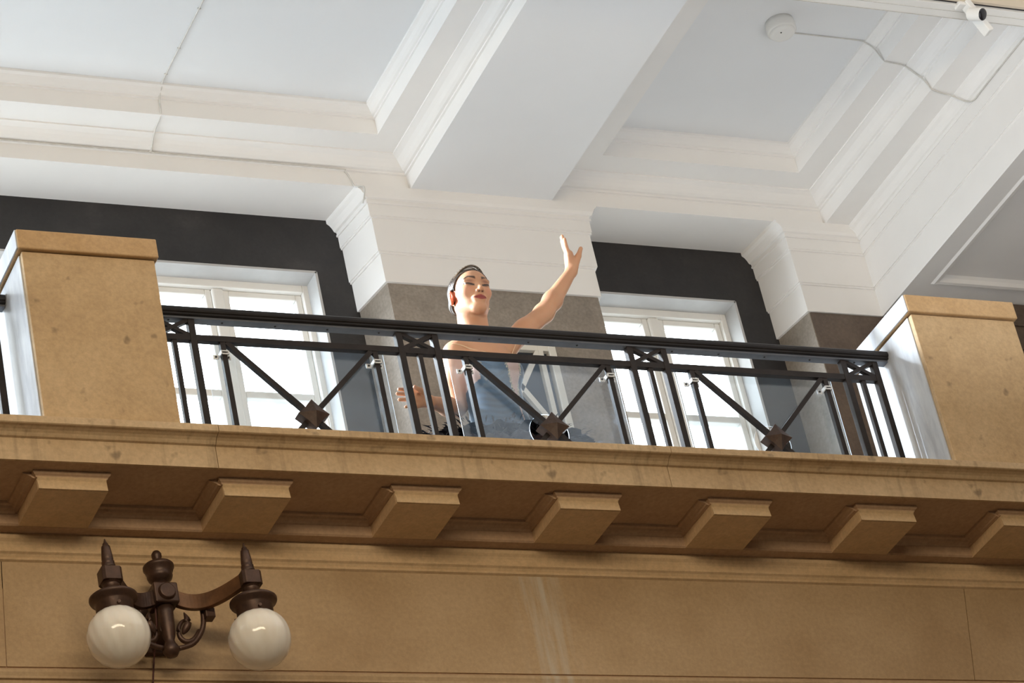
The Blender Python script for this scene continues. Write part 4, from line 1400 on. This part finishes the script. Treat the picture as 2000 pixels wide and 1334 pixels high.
def hp_(a, lift=0.0, fwd=0.0):
    x = 0.0815 * math.sin(a); z = 0.030 + (0.092 + lift) * math.cos(a)
    y = -0.052 + 0.058 * (abs(math.sin(a)) ** 2) + fwd
    return Vector(KP(H((x * (1 + lift * 3), y, z))))


for lf, fw in ((-0.001, -0.004), (0.001, 0.007), (0.001, 0.020)):
    tube(bm, [hp_(-1.45 + 2.9 * k / 40, lf, fw) for k in range(41)], 0.0026, 6)
for k in range(21):
    a = -1.40 + 2.8 * k / 20
    c = hp_(a, 0.002, 0.008)
    tube(bm, [c + Vector((0.006 * math.cos(t) , 0.006 * math.sin(t), 0.004 * math.sin(t))) for t in [2 * PI * q / 8 for q in range(9)]], 0.0014, 5)
    bmesh.ops.create_icosphere(bm, subdivisions=1, radius=0.0026, matrix=Matrix.Translation(hp_(a + 0.07, 0.003, 0.002)))
obj('tiara', bm, M['tiara'], dancer)
# small drop earrings
for sx in (-1, 1):
    bm = bmesh.new()
    bmesh.ops.create_icosphere(bm, subdivisions=2, radius=0.0042, matrix=Matrix.Translation(KP(H((sx * 0.080, 0.008, -0.047)))))
    obj('earring', bm, M['bead'], dancer, smooth=True)

# tutu: stacked ruffled discs with a feathered rim
rnd = random.Random(11)
TC = np.array([5.385, 0.66, 7.845])
bm = bmesh.new()
for lay in range(4):
    nseg = 150; ph = rnd.random() * 6
    rows = []
    for j, rr in enumerate((0.085, 0.16, 0.25, 0.34, 0.395 - 0.012 * lay)):
        row = []
        for i in range(nseg):
            a = 2 * PI * i / nseg
            amp = 0.003 + 0.016 * (j / 4)
            z = TC[2] - 0.012 * lay - 0.020 * (j / 4) ** 1.5 + amp * math.sin(21 * a + ph + lay) * 0.6 + rnd.uniform(-0.003, 0.003) * j / 2
            r2 = rr * (1 + 0.03 * math.sin(37 * a + ph) * (j == 4))
            row.append(bm.verts.new(KP(np.array([TC[0] + r2 * math.cos(a), TC[1] + r2 * 0.66 * math.sin(a), z + 0.08 * r2 * math.sin(a)]))))
        rows.append(row)
    for j in range(4):
        for i in range(nseg):
            k = (i + 1) % nseg
            bm.faces.new((rows[j][i], rows[j][k], rows[j + 1][k], rows[j + 1][i]))
tt = obj('tutu', bm, M['feather'], dancer, smooth=True)
bm = bmesh.new()
for i in range(1100):
    a = rnd.uniform(0, 2 * PI); r0 = rnd.uniform(0.20, 0.39); ln = rnd.uniform(0.03, 0.07)
    z0 = TC[2] + rnd.uniform(-0.05, 0.012); w = rnd.uniform(0.002, 0.005)
    da = rnd.uniform(-0.25, 0.25); dz = rnd.uniform(-0.03, 0.022)
    p = np.array([TC[0] + r0 * math.cos(a), TC[1] + 0.66 * r0 * math.sin(a), z0 + 0.08 * r0 * math.sin(a)])
    q = p + ln * np.array([math.cos(a + da), 0.66 * math.sin(a + da), dz / ln])
    sd_ = np.array([-math.sin(a), math.cos(a), 0.3]) * w
    m = (p + q) / 2 + np.array([0, 0, 0.006])
    vs = [bm.verts.new(KP(v)) for v in (p, m - sd_, q, m + sd_)]
    bm.faces.new(vs)
tag(obj('feathers', bm, M['feather'], tt), kind='stuff')
